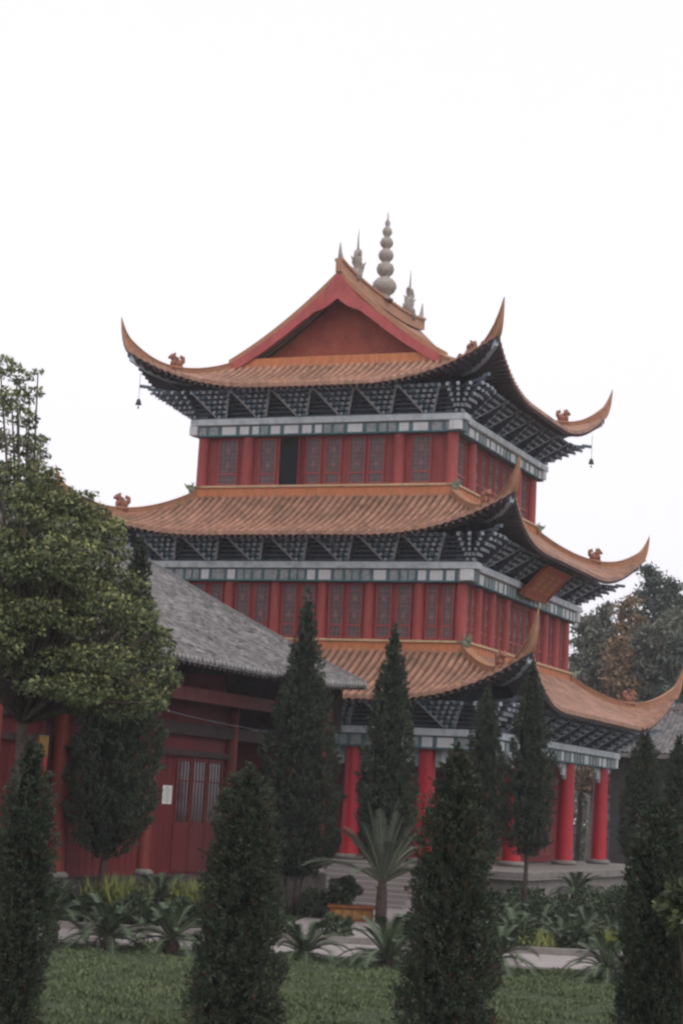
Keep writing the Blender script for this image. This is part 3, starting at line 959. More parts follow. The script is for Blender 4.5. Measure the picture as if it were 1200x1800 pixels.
# plaque under the middle roof, leaning forward
pq = tag(MB().build('plaque', M_PLQ), 'red name plaque leaning forward under the middle roof of the tower', 'plaque')
b = MB()
W2, H2 = 1.45, 1.30
b.box(-W2, W2, -.05, .05, 0, H2)
me = bpy.data.meshes.new('plaque')
me.from_pydata(b.v, [], b.f)
me.materials.append(M_PLQ)
pq.data = me
fr = MB()
fr.box(-W2 - .13, W2 + .13, -.09, .09, -.13, -.002)
fr.box(-W2 - .13, W2 + .13, -.09, .09, H2 + .002, H2 + .13)
fr.box(-W2 - .13, -W2 - .002, -.088, .088, 0, H2)
fr.box(W2 + .002, W2 + .13, -.088, .088, 0, H2)
fr.build('frame', mat('plaque_frame', (.34, .10, .05), .55, var=.3, scale=5), pq)
gl = MB()
rnd = random.Random(11)
for c in (-.85, 0, .85):
    for j in range(4):
        z = .28 + .24 * j
        gl.box(c - rnd.uniform(.15, .28), c + rnd.uniform(.15, .28), -.062, -.054, z, z + .06)
    gl.box(c - .03, c + .03, -.066, -.058, .22, 1.08)
    gl.box(c - .24, c - .18, -.066, -.058, .3, .75)
    gl.box(c + .16, c + .22, -.066, -.058, .25, .6)
gl.build('lettering', M_GOLD, pq)
lean = radians(42)
pq.location = tw(7.12, .0, 11.85)
pq.rotation_euler = (lean, 0, TH + pi / 2)

# wind bells hanging from the top roof corners
bell = None
for n_, (sx, sy, lab) in enumerate(((-1, -1, 'small dark wind bell hanging from the left corner of the top roof'),
                                    (1, 1, 'small dark wind bell hanging from the far right corner of the top roof'))):
    if bell is None:
        b = MB()
        b.lathe([(.0, 0), (.05, -.01), (.08, -.06), (.10, -.17), (.135, -.24), (.12, -.24), (.02, -.10)], n=12)
        bell = b.build('wind_bell', M_IRON, smooth=True)
        c = MB()
        c.tube([(0, 0, 0), (0, 0, 1.05)], [.010, .010], 5)
        c.build('wire', M_IRON, bell)
        c = MB()
        c.tube([(0, 0, -.12), (0, 0, -.36)], [.012, .012], 5)
        c.blob((0, 0, -.36), .045, 6)
        c.build('clapper', M_IRON, bell)
        o = bell
    else:
        o = copy_tree(bell)
    tag(o, lab, 'wind bell', 'wind bells under the top roof')
    q = tw(sx * 7.25, sy * 7.2, 18.72)
    o.location = q

# ------------------------------------------------------------------ grey roofed hall on the left
HA = -0.419
HX, HY = 1.11, 64.0
hall = empty('side_hall', (HX, HY, 0), HA, 'low red timber hall under a grey tiled roof, left of the tower', 'hall')
def hw(x, y, z=0):
    return (HX + cos(HA) * x - sin(HA) * y, HY + sin(HA) * x + cos(HA) * y, z)
HL = 26.0
HRX = 10.4
def hz(x, y):                                      # roof height: x 0 at the eave, -10.4 at the ridge
    t = -x / HRX
    lift = .22 * max(0, 1 + y / 5.0) ** 2 * (1 - t)
    return 6.98 + 5.35 * (.88 * t + .12 * t * t) + lift
b = MB()
p = .24
ys, y = [], -HL
while y < 0:
    for f_ in (0, .25, .5, .75): ys.append(y + f_ * p)
    y += p
ys = [q for q in ys if q <= 0] + [0]
NX = 26
rnd = random.Random(4)
vs = []
rowj = {}
for q in ys:
    fr_ = (q / p) % 1.0
    h = {0: 0, 25: .05, 50: .075, 75: .05}[int(round(fr_ * 100)) % 100 // 25 * 25]
    r_ = int(math.floor(q / p + 1e-6))
    for j in range(NX + 1):
        x = -HRX * j / NX
        rowj.setdefault((r_, j), rnd.uniform(-.032, .032))
        vs.append((x, q, hz(x, q) + h + rowj[(r_, j)]))
    vs.append((.0, q, hz(0, q) - .10))
m = NX + 2
fs = [(a * m + j, a * m + j + 1, (a + 1) * m + j + 1, (a + 1) * m + j) for a in range(len(ys) - 1) for j in range(NX)]
fs += [(a * m + m - 1, a * m, (a + 1) * m, (a + 1) * m + m - 1) for a in range(len(ys) - 1)]
b.add(vs, fs)
# rear slope and underside
b.add([(-HRX, -HL, hz(-HRX, -9)), (-HRX, 0, hz(-HRX, -9)), (-2 * HRX, 0, 7), (-2 * HRX, -HL, 7)], [(0, 1, 2, 3)])
for j in range(int(HL / p)):                       # eave tile ends
    y = -(j + .5) * p
    z = hz(0, y)
    b.cyl(0, 0, 0, .03, .062, n=8, mi=1, T=lambda a, c, d, y=y, z=z: (d + .002, y + a, z + .02 + c))
hr = b.build('roof', [M_GREY, mat('pale_tile_end', (.30, .29, .28), .8, var=.3, scale=5)], hall)
b = MB()
nu = 13
vs = []
for j in range(nu):
    q = -HL + HL * j / (nu - 1)
    for x in (-.02, -1.2, -2.4, -HRX):
        vs.append((x, q - .01, hz(x, q) - .16))
b.add(vs, [(a * 4 + j, a * 4 + j + 1, (a + 1) * 4 + j + 1, (a + 1) * 4 + j) for a in range(nu - 1) for j in range(3)])
b.build('soffit', M_WOOD, hr)
b = MB()
for j in range(int(HL / .3)):
    y = -.15 - j * .3
    vs = []
    for x, dz in ((-.03, -.11), (-2.3, -.2)):
        z = hz(x, y) + dz
        vs += [(x, y - .045, z - .09), (x, y + .045, z - .09), (x, y + .045, z), (x, y - .045, z)]
    b.add(vs, [(0, 1, 2, 3), (4, 7, 6, 5), (0, 4, 5, 1), (1, 5, 6, 2), (2, 6, 7, 3), (3, 7, 4, 0)])
b.build('rafters', M_RAFT, hr)
b = MB()                                           # verge tiles along the far end
vs = []
for j in range(21):
    x = -HRX * j / 20
    z = hz(x, 0)
    for dy, dz in ((-.18, -.02), (.12, -.18), (.12, .10), (-.18, .13)):
        vs.append((x, dy, z + dz))
b.add(vs, [(j * 4 + a, j * 4 + (a + 1) % 4, j * 4 + 4 + (a + 1) % 4, j * 4 + 4 + a) for j in range(20) for a in range(4)] + [(0, 1, 2, 3)])
b.build('verge_tiles', M_GREYR, hr)
b = MB()
b.box(-HRX - .2, -HRX + .2, -HL, .1, hz(-HRX, -9) - .1, hz(-HRX, -9) + .42)
b.build('ridge', M_GREYR, hr)
b = MB()                                           # gable boards at the far end
b.add([(-.6, -.5, hz(-.6, 0) - .3)] + [(-x, -.5, hz(-x, 0) - .25) for x in np.linspace(1, HRX, 8)] + [(-HRX, -.5, 5.6), (-.6, -.5, 5.6)], [tuple(range(11))])
b.build('gable_wall', M_WOOD, hall)
# walls
YE = -5.6
HF = 1.10
b = MB()
b.box(-2.2, -2.0, -HL, YE, HF - .3, 6.4)
b.box(-10, -2.2, YE - .2, YE - .003, HF - .3, 7.0)
wl = b.build('wall', M_HALLRED, hall)
b = MB()                                           # plank battens
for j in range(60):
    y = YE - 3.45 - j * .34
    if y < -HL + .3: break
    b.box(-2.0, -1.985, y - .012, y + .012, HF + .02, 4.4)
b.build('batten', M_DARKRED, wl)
b = MB()
b.box(-2.05, -1.80, -HL, .0, 5.05, 5.40)
b.box(-2.0, -1.86, -HL, YE, 4.45, 4.62)
b.build('tie_beam', M_WOOD, hall)
b = MB()
b.box(-1.16, -.90, -HL, -.2, 5.95, 6.32)
b.build('eave_purlin', mat('purlin_dark_red', (.12, .03, .03), .7, var=.3), hall)
slab('raised_bed', [(x_at(-60, 49.9), 49.9), (x_at(470, 49.9), 49.9), (x_at(470, 52.6), 52.6), (x_at(-60, 52.6), 52.6)], -.02, .46, M_SOIL)
b = MB()
b.box(-12, -1.0, -HL, -.1, -.05, HF - .01)
b.build('plinth', mat('dark_plinth', (.055, .045, .042), .9, var=.3), hall, bevel=.02)
for y, r_, x in ((YE, .17, -1.92), (-.9, .13, -1.0), (-YE * 0 - 10.6, .19, -1.92), (-15.7, .25, -1.6), (-19.0, .25, -1.6), (-21.5, .25, -1.6)):
    b = MB()
    b.cyl(x, y, HF, 5.96 if x > -1.5 else 6.3, r_, n=16)
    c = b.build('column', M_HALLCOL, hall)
    b = MB()
    b.lathe([(r_, HF), (r_ + .12, HF), (r_ + .14, HF + .08), (r_ + .04, HF + .16)], x, y, 16)
    b.build('column_base', M_STONE, c, smooth=True)
# door leaves between the wall column and the end column: upper barred openings, lower boards
for j in range(3):
    y0 = YE - .35 - (j + 1) * .98
    y1 = y0 + .94
    b = MB()
    b.box(-2.0, -1.955, y0, y0 + .09, HF + .05, 4.42)
    b.box(-2.0, -1.955, y1 - .09, y1, HF + .05, 4.42)
    for z0_, z1_ in ((HF + .05, HF + .2), (2.42, 2.56), (4.3, 4.42)):
        b.box(-2.0, -1.957, y0 + .09, y1 - .09, z0_, z1_)
    b.box(-2.0, -1.965, y0 + .09, y1 - .09, HF + .2, 2.42)
    d = b.build('door', M_HALLRED, hall)
    b = MB()
    b.box(-1.999, -1.990, y0 + .09, y1 - .09, 2.56, 4.3)
    b.build('pane', M_GLASS, d)
    b = MB()
    for q in range(1, 4):
        yy = y0 + .09 + (y1 - y0 - .18) * q / 4
        b.box(-1.988, -1.974, yy - .016, yy + .016, 2.56, 4.3)
    b.box(-1.988, -1.976, y0 + .09, y1 - .09, 3.72, 3.76)
    b.build('lattice', M_HALLRED, d)
# paper notice beside the doors
nx_, ny_, _ = hw(-1.972, -9.35)
pp = MB()
pp.box(-.005, .0, -.27, .27, 0, .52)
po = tag(pp.build('paper_notice', M_PAPER), 'white paper notice in two columns pasted on the red hall wall', 'notice')
po.location = (nx_, ny_, z_at(1413, nx_, ny_))
po.rotation_euler = (0, 0, HA)
ik = MB()
for c in (-.13, .13):
    for j in range(9):
        ik.box(.001, .003, c - .07, c + .07, .06 + j * .047, .072 + j * .047)
ik.box(.001, .004, -.012, .012, .0, .52)
ik.build('writing', M_INK, po)
# a cable slung along the hall front
q0, q1 = hw(-.7, -14, 0), hw(-.7, -.4, 0)
cb = MB()
pts = []
for j in range(21):
    t = j / 20
    x, y, _ = hw(-.7, -14 + 13.6 * t)
    pts.append((x, y, 5.72 - .25 * 4 * t * (1 - t) - .2 * t))
cb.tube(pts, [.014] * 21, 5)
tag(cb.build('cable', mat('grey_cable', (.10, .10, .12), .6)), 'thin grey cable slung along the eave of the side hall', 'cable')
# yellow and red banner by the hall's left columns
bx_, by_, _ = hw(-1.4, -18.1)
bn = MB()
bn.box(-.02, .02, -.20, .20, 0, .85)
bo = tag(bn.build('banner', mat('banner_red', (.26, .02, .025), .7)), 'red hanging banner with a yellow top between hall columns', 'banner')
bo.location = (x_at(72, by_, 3.6), by_, z_at(1390, bx_, by_))
bo.rotation_euler = (0, 0, HA)
bt = MB()
bt.box(-.024, .024, -.21, .21, .852, 1.35)
bt.build('header', mat('banner_yellow', (.17, .09, .02), .7), bo)
bt = MB()
bt.tube([(0, -.25, 1.36), (0, .25, 1.36)], [.02, .02], 6)
bt.tube([(0, 0, 1.36), (0, 0, 2.4)], [.008, .008], 5)
bt.build('rod', M_IRON, bo)

# ------------------------------------------------------------------ grey hall far right
x0, y0 = x_at(1120, 96, 5), 96.0
rh = empty('far_hall', (x0, y0, 0), -0.39, 'grey roofed building at the right edge behind the tower', 'building')
b = MB()
nr = 60
vs = []
zr = z_at(1248, x0 + 1.5, y0 + 4)
ze = z_at(1326, x0 + 1.0, y0)
for j in range(nr * 4 + 1):
    u = -2 + 14 * j / (nr * 4)
    h = (0, .05, .075, .05)[j % 4]
    for q in range(7):
        t = q / 6
        vs.append((u, -.4 + 4.4 * t, ze + (zr - ze) * (.85 * t + .15 * t * t) + h))
b.add(vs, [(a * 7 + j, a * 7 + j + 1, (a + 1) * 7 + j + 1, (a + 1) * 7 + j) for a in range(nr * 4) for j in range(6)])
ro = b.build('roof', M_GREY, rh)
b = MB()
b.box(-2, 12, 3.85, 4.2, zr, zr + .35)
b.build('ridge', M_STONE, ro)
b = MB()
b.box(-1.5, 11.5, .6, 8, -.05, ze + .5)
b.build('wall', mat('far_hall_wall', (.045, .04, .04), .8, var=.3), rh)
b = MB()
b.box(-1.9, 11.9, -.35, -.15, ze - .22, ze - .01)
b.build('eave_board', M_STONE, rh)

# ------------------------------------------------------------------ planting
def cypress(label, px, depth, top_py, rmax, low, seed, n=6500, spray=.16, lean_px=0, shape='cone', brown=.015, group='cypresses in the garden', stems=1, name='cypress', prof=None):
    rng = np.random.default_rng(seed)
    x = x_at(px, depth)
    # the tip's real height from the sight line to it
    H = z_at(top_py, x, depth)
    root = empty(name, (x, depth, 0), rng.uniform(0, 6.28), label, 'cypress', group)
    if lean_px:
        root.rotation_euler = (0, lean_px, 0)
    def R(t):
        if shape == 'cone':
            return rmax * np.minimum(1, (t / .10) ** .6) * np.clip(1 - t, 0, 1) ** .80 * 1.10
        if shape == 'spire':
            return rmax * np.minimum(1, (t / .10) ** .6) * np.where(t < .28, 1.0, np.clip((1 - t) / .72, 0, 1) ** .95 * .97 + .03 * (1 - t))
        return rmax * np.minimum(1, (t / .05) ** .5) * np.clip(1 - t ** 3.2, 0, 1) ** .75 * (1 - .28 * t)
    if prof:
        zz = np.array([z_at(q[0], x, depth) for q in prof])[::-1]
        rr_ = np.array([q[1] * depth / F_PX * (.90 if depth < 40 else 1.04) for q in prof])[::-1]
        low = max(.02, float(zz[0]))
        rmax = float(rr_.max())
        H = float(zz[-1])
        def R(t):
            return np.interp(low + (H - low) * np.asarray(t), zz, rr_)
    lump = [(rng.uniform(0, 6.28), rng.integers(1, 6), rng.uniform(3, 22), rng.uniform(.03, .085)) for _ in range(9)]
    def lum(t, a):
        r = 1.0
        for p0_, k_, f_, am in lump: r = r + am * np.sin(k_ * a + f_ * t * 3 + p0_)
        return r
    # shoots in tufts: tuft centres spread evenly over the surface, some sunk, some standing out
    nc = n // 18
    t = rng.uniform(0, 1, nc * 5)
    keep = rng.uniform(0, 1, nc * 5) < (R(t) / rmax + .05)
    t = t[keep][:nc]
    nc = len(t)
    a = rng.uniform(0, 2 * pi, nc)
    far_ = depth > 40                                    # clipped garden cypresses are tighter than the rough ones in front
    dep = np.clip(1.0 - np.abs(rng.normal(0, .11 if far_ else .17, nc)) + rng.normal(0, .03 if far_ else .05, nc), .4, 1.12)
    rr = np.maximum(R(t) * lum(t, a) * dep - spray * .35, .01)
    tc = np.stack([rr * np.cos(a), rr * np.sin(a), low + (H - low) * t * .985], 1)
    od = np.stack([np.cos(a), np.sin(a), np.zeros(nc)], 1)
    ta = unit(od * rng.uniform(.3, 1.1, (nc, 1)) + np.array([0, 0, 1.0]) * rng.uniform(.35, 1.1, (nc, 1)) + rng.normal(0, .2, (nc, 3)))
    tl = spray * rng.uniform(1.3, 2.2 if far_ else 3.4, nc) * np.clip(R(t) / (.4 * rmax), .45, 1)
    tw_ = np.clip(R(t) / (.45 * rmax), .22, 1)
    ix = np.repeat(np.arange(nc), 18)
    m_ = len(ix)
    al = rng.uniform(0, 1, m_)
    C = tc[ix] + ta[ix] * (tl[ix] * al)[:, None] + rng.normal(0, 1, (m_, 3)) * (spray * .48 * (1.15 - .8 * al) * tw_[ix])[:, None]
    A = unit(ta[ix] + rng.normal(0, .42, (m_, 3)))
    L = spray * rng.uniform(.55, 1.3, m_)
    V = leaves(C, A, L, L * rng.uniform(.22, .42, m_), rng)
    tb_ = rng.uniform(0, 1, nc) < brown
    mi = (tb_[ix] | (rng.uniform(0, 1, m_) < brown * .4)).astype(np.int32)
    quads_obj('foliage', V, [M_CYP, M_CYPB], root, mi)
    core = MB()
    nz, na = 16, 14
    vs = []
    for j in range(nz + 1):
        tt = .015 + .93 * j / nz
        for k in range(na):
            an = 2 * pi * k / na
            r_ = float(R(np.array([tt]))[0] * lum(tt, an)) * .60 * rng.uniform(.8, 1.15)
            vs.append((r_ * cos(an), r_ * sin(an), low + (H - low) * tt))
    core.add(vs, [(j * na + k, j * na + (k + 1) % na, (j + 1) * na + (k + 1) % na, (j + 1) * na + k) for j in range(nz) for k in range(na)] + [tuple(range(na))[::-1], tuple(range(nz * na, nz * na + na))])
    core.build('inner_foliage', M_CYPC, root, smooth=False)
    tr = MB()
    if stems == 1:
        tr.tube([(0, 0, -.1), (.02, .01, low * .6 + .2), (0, 0, low + (H - low) * .5)], [.055 + rmax * .04, .05 + rmax * .03, .02], 8)
    else:
        for j in range(stems):
            an = 2 * pi * j / stems + .4
            tr.tube([(.07 * cos(an), .07 * sin(an), -.1), (.20 * cos(an), .20 * sin(an), low * .6), (.42 * cos(an), .42 * sin(an), low + 1.0)], [.05, .045, .02], 6)
    tr.build('trunk', M_TRUNK, root, smooth=True)
    return root

G_BIG = 'tall conical cypresses before the buildings'
cypress('tallest cypress with bare forked stems, in front of the grey roof end', 511, 58, 1030, 1.20, .95, 11, n=39600, spray=0.103, shape='spire', group=G_BIG, stems=5, prof=[(1030,2),(1075,13),(1130,21),(1180,29),(1240,44),(1300,57),(1360,66),(1430,72),(1480,70),(1520,55),(1548,25)])
cypress('tall pointed cypress standing behind the large arching cycad', 668, 57, 1090, .86, 1.3, 12, n=28800, spray=0.098, shape='spire', group=G_BIG, prof=[(1090,2),(1140,13),(1200,22),(1260,30),(1330,40),(1380,47),(1430,48),(1480,40),(1510,15)])
cypress('slim cypress just left of the tower\'s near corner', 839, 61, 1205, .68, .9, 13, n=21600, spray=0.093, shape='spire', group=G_BIG, prof=[(1205,3),(1240,14),(1300,24),(1360,32),(1420,40),(1470,38),(1505,22)])
cypress('slim cypress on a bare thin trunk below the tower\'s near corner', 919, 61, 1160, .78, 1.05, 14, n=23400, spray=0.093, shape='spire', group=G_BIG, prof=[(1160,3),(1200,13),(1260,22),(1320,32),(1380,40),(1430,40),(1480,34),(1505,15)])
cypress('cypress standing before the right end of the terrace', 1122, 60, 1280, .68, .9, 15, n=21600, spray=0.093, group=G_BIG, shape='spire', prof=[(1280,3),(1320,16),(1380,28),(1440,36),(1490,34),(1515,20)])
cypress('cypress cut by the right edge of the photo, before the far grey building', 1184, 63, 1292, .60, .8, 16, n=18000, spray=0.093, group=G_BIG, shape='spire', prof=[(1290,3),(1340,14),(1400,24),(1480,30),(1520,15)])
cypress('very tall cypress whose tip rises above the leafy tree, hall behind it', 168, 50.2, 935, 1.05, 1.75, 17, n=43200, spray=0.103, group=G_BIG, lean_px=.050, shape='spire', prof=[(935,3),(965,14),(1010,20),(1100,40),(1200,60),(1300,72),(1400,76),(1450,66),(1490,40),(1508,15)])
G_FR = 'rough columnar cypresses in the foreground'
cypress('dark foreground cypress at the left edge of the lawn', 20, 27, 1290, .50, .05, 21, n=30600, spray=0.059, shape='col', group=G_FR, brown=0.032, prof=[(1285,4),(1330,18),(1400,40),(1450,50),(1550,55),(1680,56),(1740,50),(1830,45)])
cypress('dark foreground cypress in front of the red hall doors', 408, 27, 1338, .66, .02, 22, n=39600, spray=0.062, shape='col', group=G_FR, brown=0.040, prof=[(1335,4),(1365,25),(1400,46),(1480,58),(1560,67),(1650,68),(1690,80),(1760,84),(1850,70)])
cypress('dark foreground cypress with brown twigs at its tip, right of the large cycad', 780, 27, 1312, .72, .02, 23, n=43200, spray=0.062, shape='col', group=G_FR, brown=0.064, prof=[(1300,4),(1340,26),(1390,42),(1450,56),(1550,72),(1620,74),(1690,84),(1760,88),(1850,75)])
cypress('dark foreground cypress filling the lower right corner', 1146, 26.5, 1392, .62, .02, 24, n=39600, spray=0.062, shape='col', group=G_FR, brown=0.032, prof=[(1395,4),(1440,25),(1490,48),(1560,58),(1650,62),(1750,66),(1850,60)])

# broad leaved trees
def leafy_tree(label, clumps, trunk_xy, trunk_z, seed, leaf=.13, dens=260, mats=(M_LEAF, M_LEAFY, M_LEAFD), yellow=.2, name='broadleaf_tree', trunk_r=.16, cat='tree', dark=.25, group=None):
    rng = np.random.default_rng(seed)
    tx, ty = trunk_xy
    root = empty(name, (tx, ty, 0), 0, label, cat, group)
    Vs, Ms = [], []
    limbs = MB()
    top = (0, 0, trunk_z)
    limbs.tube([(0, 0, -.1), (.05, .02, trunk_z * .5), top], [trunk_r, trunk_r * .8, trunk_r * .6], 9)
    for (x, y, z, r) in clumps:
        c = np.array([x - tx, y - ty, z])
        limbs.tube([top, ((top[0] + c[0]) * .5, (top[1] + c[1]) * .5, (top[2] + c[2]) * .5 + .2), tuple(c)], [trunk_r * .4, trunk_r * .22, .015], 5)
        n = int(dens * r * r * 4)
        D = unit(rng.normal(size=(n, 3)))
        rad = r * rng.uniform(.35, 1.0, n) ** .45
        rad *= 1 + .22 * np.sin(D[:, 0] * 7 + seed) * np.sin(D[:, 2] * 6 + x) 
        P = c + D * rad[:, None] * np.array([1.12, 1.12, .50])
        # twigs: shoots poke out beyond the clump
        A = unit(D * .5 + rng.normal(0, .6, (n, 3)) + np.array([0, 0, -.15]))
        L = leaf * rng.uniform(.6, 1.4, n)
        Vs.append(leaves(P, A, L, L * rng.uniform(.38, .52, n), rng, bend=.08))
        hi = (D[:, 2] * .6 + D[:, 0] * .25 + rng.normal(0, .35, n))  # yellow outer leaves weighted up and right, highlights put into leaf colour
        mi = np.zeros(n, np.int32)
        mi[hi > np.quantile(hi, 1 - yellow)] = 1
        mi[rng.uniform(0, 1, n) < dark] = 2
        Ms.append(mi)
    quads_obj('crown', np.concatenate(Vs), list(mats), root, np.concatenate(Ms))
    limbs.build('trunk', M_TRUNK, root, smooth=True)
    return root
rnd = random.Random(5)
DT = 40.0
outline = [(0, 830), (70, 815), (130, 850), (200, 905), (215, 965), (240, 1015), (280, 1080), (318, 1140), (322, 1200), (300, 1250), (262, 1280), (190, 1285), (120, 1270), (40, 1245), (-60, 1230), (-120, 1100), (-100, 900)]
def inside(px, py):
    c = False
    for (x1, y1), (x2, y2) in zip(outline, outline[1:] + outline[:1]):
        if (y1 > py) != (y2 > py) and px < (x2 - x1) * (py - y1) / (y2 - y1) + x1: c = not c
    return c
def edge_dist(px, py):
    best = 1e9
    for (x1, y1), (x2, y2) in zip(outline, outline[1:] + outline[:1]):
        dx, dy = x2 - x1, y2 - y1
        t = max(0, min(1, ((px - x1) * dx + (py - y1) * dy) / (dx * dx + dy * dy)))
        best = min(best, math.hypot(px - x1 - t * dx, py - y1 - t * dy))
    return best
cl = []
tries = 0
while len(cl) < 165 and tries < 16000:
    tries += 1
    px, py = rnd.uniform(-110, 320), rnd.uniform(815, 1290)
    if not inside(px, py): continue
    e = edge_dist(px, py)
    r = min(rnd.uniform(.35, .75), max(.24, e / 86 * .95))
    if e < 18 : continue
    half = sqrt(max(0.05, 1 - (max(0, 1 - e / 190)) ** 2)) * 1.9       # the crown is round in depth too
    d = DT + rnd.uniform(-half, half)
    x = x_at(px, d, 6)
    cl.append((x, d, z_at(py, x, d), r))
for px, py, r in ((10, 660, .35), (35, 690, .30), (5, 700, .45), (20, 730, .40), (45, 775, .32), (15, 780, .45), (55, 800, .30), (-20, 640, .4), (-30, 700, .5), (-30, 770, .55), (25, 820, .40), (-10, 830, .5), (48, 655, .14), (62, 770, .18), (60, 815, .22), (35, 745, .22), (-40, 850, .6), (10, 880, .5), (40, 880, .35)):
    d = 41 + rnd.uniform(-.7, .7)
    x = x_at(px, d, 9)
    cl.append((x, d, z_at(py, x, d), r))
for px, py, r in ((70, 845, .32), (55, 830, .30), (140, 872, .26), (175, 898, .24), (198, 925, .20), (250, 1030, .26), (268, 1062, .22), (295, 1110, .24), (312, 1165, .22), (318, 1205, .20), (300, 1240, .24), (30, 835, .42), (85, 825, .16), (160, 868, .14), (285, 1078, .14), (60, 790, .16)):
    d = 40 + rnd.uniform(-.8, .8)
    x = x_at(px, d, 9)
    cl.append((x, d, z_at(py, x, d), r))
leafy_tree('large leafy tree with yellow green outer leaves at the left edge', cl, (x_at(8, 40.2), 40.2), 4.6, 31, leaf=.10, dens=430, yellow=.22, trunk_r=.17)

# cycads
def frond_mesh(name, L, droop, upr, m, width, seed, nl=30):
    rng = random.Random(seed)
    b = MB()
    pts = []
    for j in range(13):
        t = j / 12
        pts.append(Vector((L * t * cos(upr) * (1 - .08 * t) , 0, L * (t * sin(upr) - droop * t ** 2.2))))
    b.tube(pts, [.018 * (1 - .8 * j / 12) * max(1, L) for j in range(13)], 5, mi=1)
    for j in range(nl):
        t = .10 + .89 * j / (nl - 1)
        k = min(11, int(t * 12))
        p = pts[k].lerp(pts[k + 1], t * 12 - k)
        tg = (pts[k + 1] - pts[k]).normalized()
        ln = width * (sin(pi * min(1, t * .92 + .07)) ** .6 * .9 + .1) * rng.uniform(.85, 1.1)
        for sg in (-1, 1):
            dr = (Vector((0, sg, 0)) + tg * .75 + Vector((0, 0, .42 + rng.uniform(-.1, .1)))).normalized()
            wv = tg * (.5 * L / nl * .72)
            q = p + dr * ln
            b.add([p - wv, p + wv, q + wv * .15 + Vector((0, 0, -.03)), q - wv * .15 + Vector((0, 0, -.03))], [(0, 1, 2, 3)])
    me = bpy.data.meshes.new(name)
    me.from_pydata(b.v, [], b.f)
    me.materials.append(m)
    me.materials.append(M_RACHIS)
    me.polygons.foreach_set('material_index', b.m)
    me.update()
    return me
FM = {}
def cycad(label, px, depth, L, trunk_h, seed, nf=24, pale=False, group='low cycads along the path', up0=.12, z0=0.0, droop=.62, width=.16, upm=1.22):
    rnd = random.Random(seed)
    root = empty('cycad', (x_at(px, depth, z0), depth, z0), rnd.uniform(0, 6.28), label, 'cycad', group)
    b = MB()
    b.lathe([(.0, -.08), (.16, -.08), (.17, trunk_h * .4), (.15, trunk_h * .8), (.10, trunk_h + .04), (0, trunk_h + .06)], n=10)
    rr = random.Random(seed)
    for j in range(26):
        a, z = rr.uniform(0, 6.28), rr.uniform(0, trunk_h)
        b.tube([(.14 * cos(a), .14 * sin(a), z), (.21 * cos(a), .21 * sin(a), z + .06)], [.03, .008], 4)
    b.build('trunk', M_TRUNK, root)
    for j in range(nf):
        f_ = j / (nf - 1)
        upr = up0 + (upm - up0) * f_ ** .9
        key = (round(L, 2), int(f_ * 3.99), pale, droop)
        if key not in FM:
            FM[key] = frond_mesh('frond', L, droop * (1.05 - .6 * int(f_ * 3.99) / 3.99), up0 + (upm - up0) * ((int(f_ * 3.99) + .5) / 4) ** .9, M_FRONDP if pale else M_FROND, width * L / 1.0, seed + j)
        o = bpy.data.objects.new('frond', FM[key])
        link(o, root)
        o.location = (0, 0, trunk_h)
        o.rotation_euler = (rnd.uniform(-.12, .12), rnd.uniform(-.14, .14), j * 2.39996 + rnd.uniform(-.15, .15))
        s_ = rnd.uniform(.85, 1.12)
        o.scale = (s_, s_, s_)
    return root
GP = 'low cycads along the near side of the path'
LP = 1.42
cycad('cycad nearest the left foreground cypress, on a short dark trunk', 88, 42.6, LP, .55, 41, nf=30, group=GP)
cycad('low cycad with its fan of fronds under the forked trunk', 190, 42.2, LP, .26, 42, nf=30, group=GP)
cycad('low cycad left of the foreground cypress before the hall doors', 300, 42.4, LP, .28, 43, nf=30, group=GP)
cycad('small spiky cycad just right of the foreground cypress before the hall doors', 533, 42.6, 1.35, .12, 44, nf=28, group=GP)
cycad('spreading cycad left of the foreground cypress with brown twigs', 682, 41.6, 1.55, .15, 45, nf=30, group=GP)
cycad('cycad half hidden behind the right side of the brown twigged cypress', 872, 41.5, 1.3, .35, 46, nf=30, group=GP)
cycad('cycad overhanging the pale path at lower right', 1066, 41.2, 1.3, .22, 47, nf=30, group=GP)
cycad('large grey green cycad with long arching fronds on a dark trunk', 668, 56.0, 2.75, 1.2, 48, nf=26, pale=True, group='tall cycad', up0=.42, droop=.36, width=.115, upm=1.46)
cycad('upright cycad at the foot of the red hall wall', 277, 50.3, 1.25, .7, 49, nf=26, group='cycad by the hall', up0=.15)
cycad('cycad on the terrace edge before the right hand red columns', 1010, 63.0, 1.3, .35, 50, nf=26, group='terrace cycad', z0=0.6)
GB = 'cycads in the bed beyond the path'
for j, (px, dd, lab) in enumerate(((60, 48.6, 'cycad in the left bed behind the path, by the foreground cypress'), (140, 49.4, 'cycad in the left bed under the tall cypress with its trunk bare'), (245, 48.5, 'cycad in the left bed before the hall wall'), (360, 48.7, 'cycad in the left bed beside the foreground cypress before the doors'), (330, 51.5, 'cycad close under the red hall doors'), (205, 51.5, 'cycad at the foot of the hall wall, behind the yellow green clump'))):
    cycad(lab, px, dd, 1.05, .2, 170 + j, nf=24, group='cycads in the bed before the hall')
for j, (px, dd) in enumerate(((905, 50.6), (945, 54.0), (985, 51.5), (1030, 55.0), (1075, 53.0), (1015, 50.0), (1110, 50.5), (880, 55.5))):
    cycad(('cycad in the right bed, ' + ('close behind the kerb', 'standing between others in mid bed', 'below the bare thin cypress trunk', 'close before the terrace wall', 'near the corner cypress, mid bed', 'behind the pale kerb at its middle', 'hard by the corner cypress at the kerb', 'at the bed\'s far left beside the brown twigged cypress')[j]), px, dd, 1.25, .2, 60 + j, nf=22, group=GB)
cycad('cycad at the right edge of the photo behind the corner cypress', 1205, 33.5, 1.25, .95, 70, nf=26, group='edge cycad')

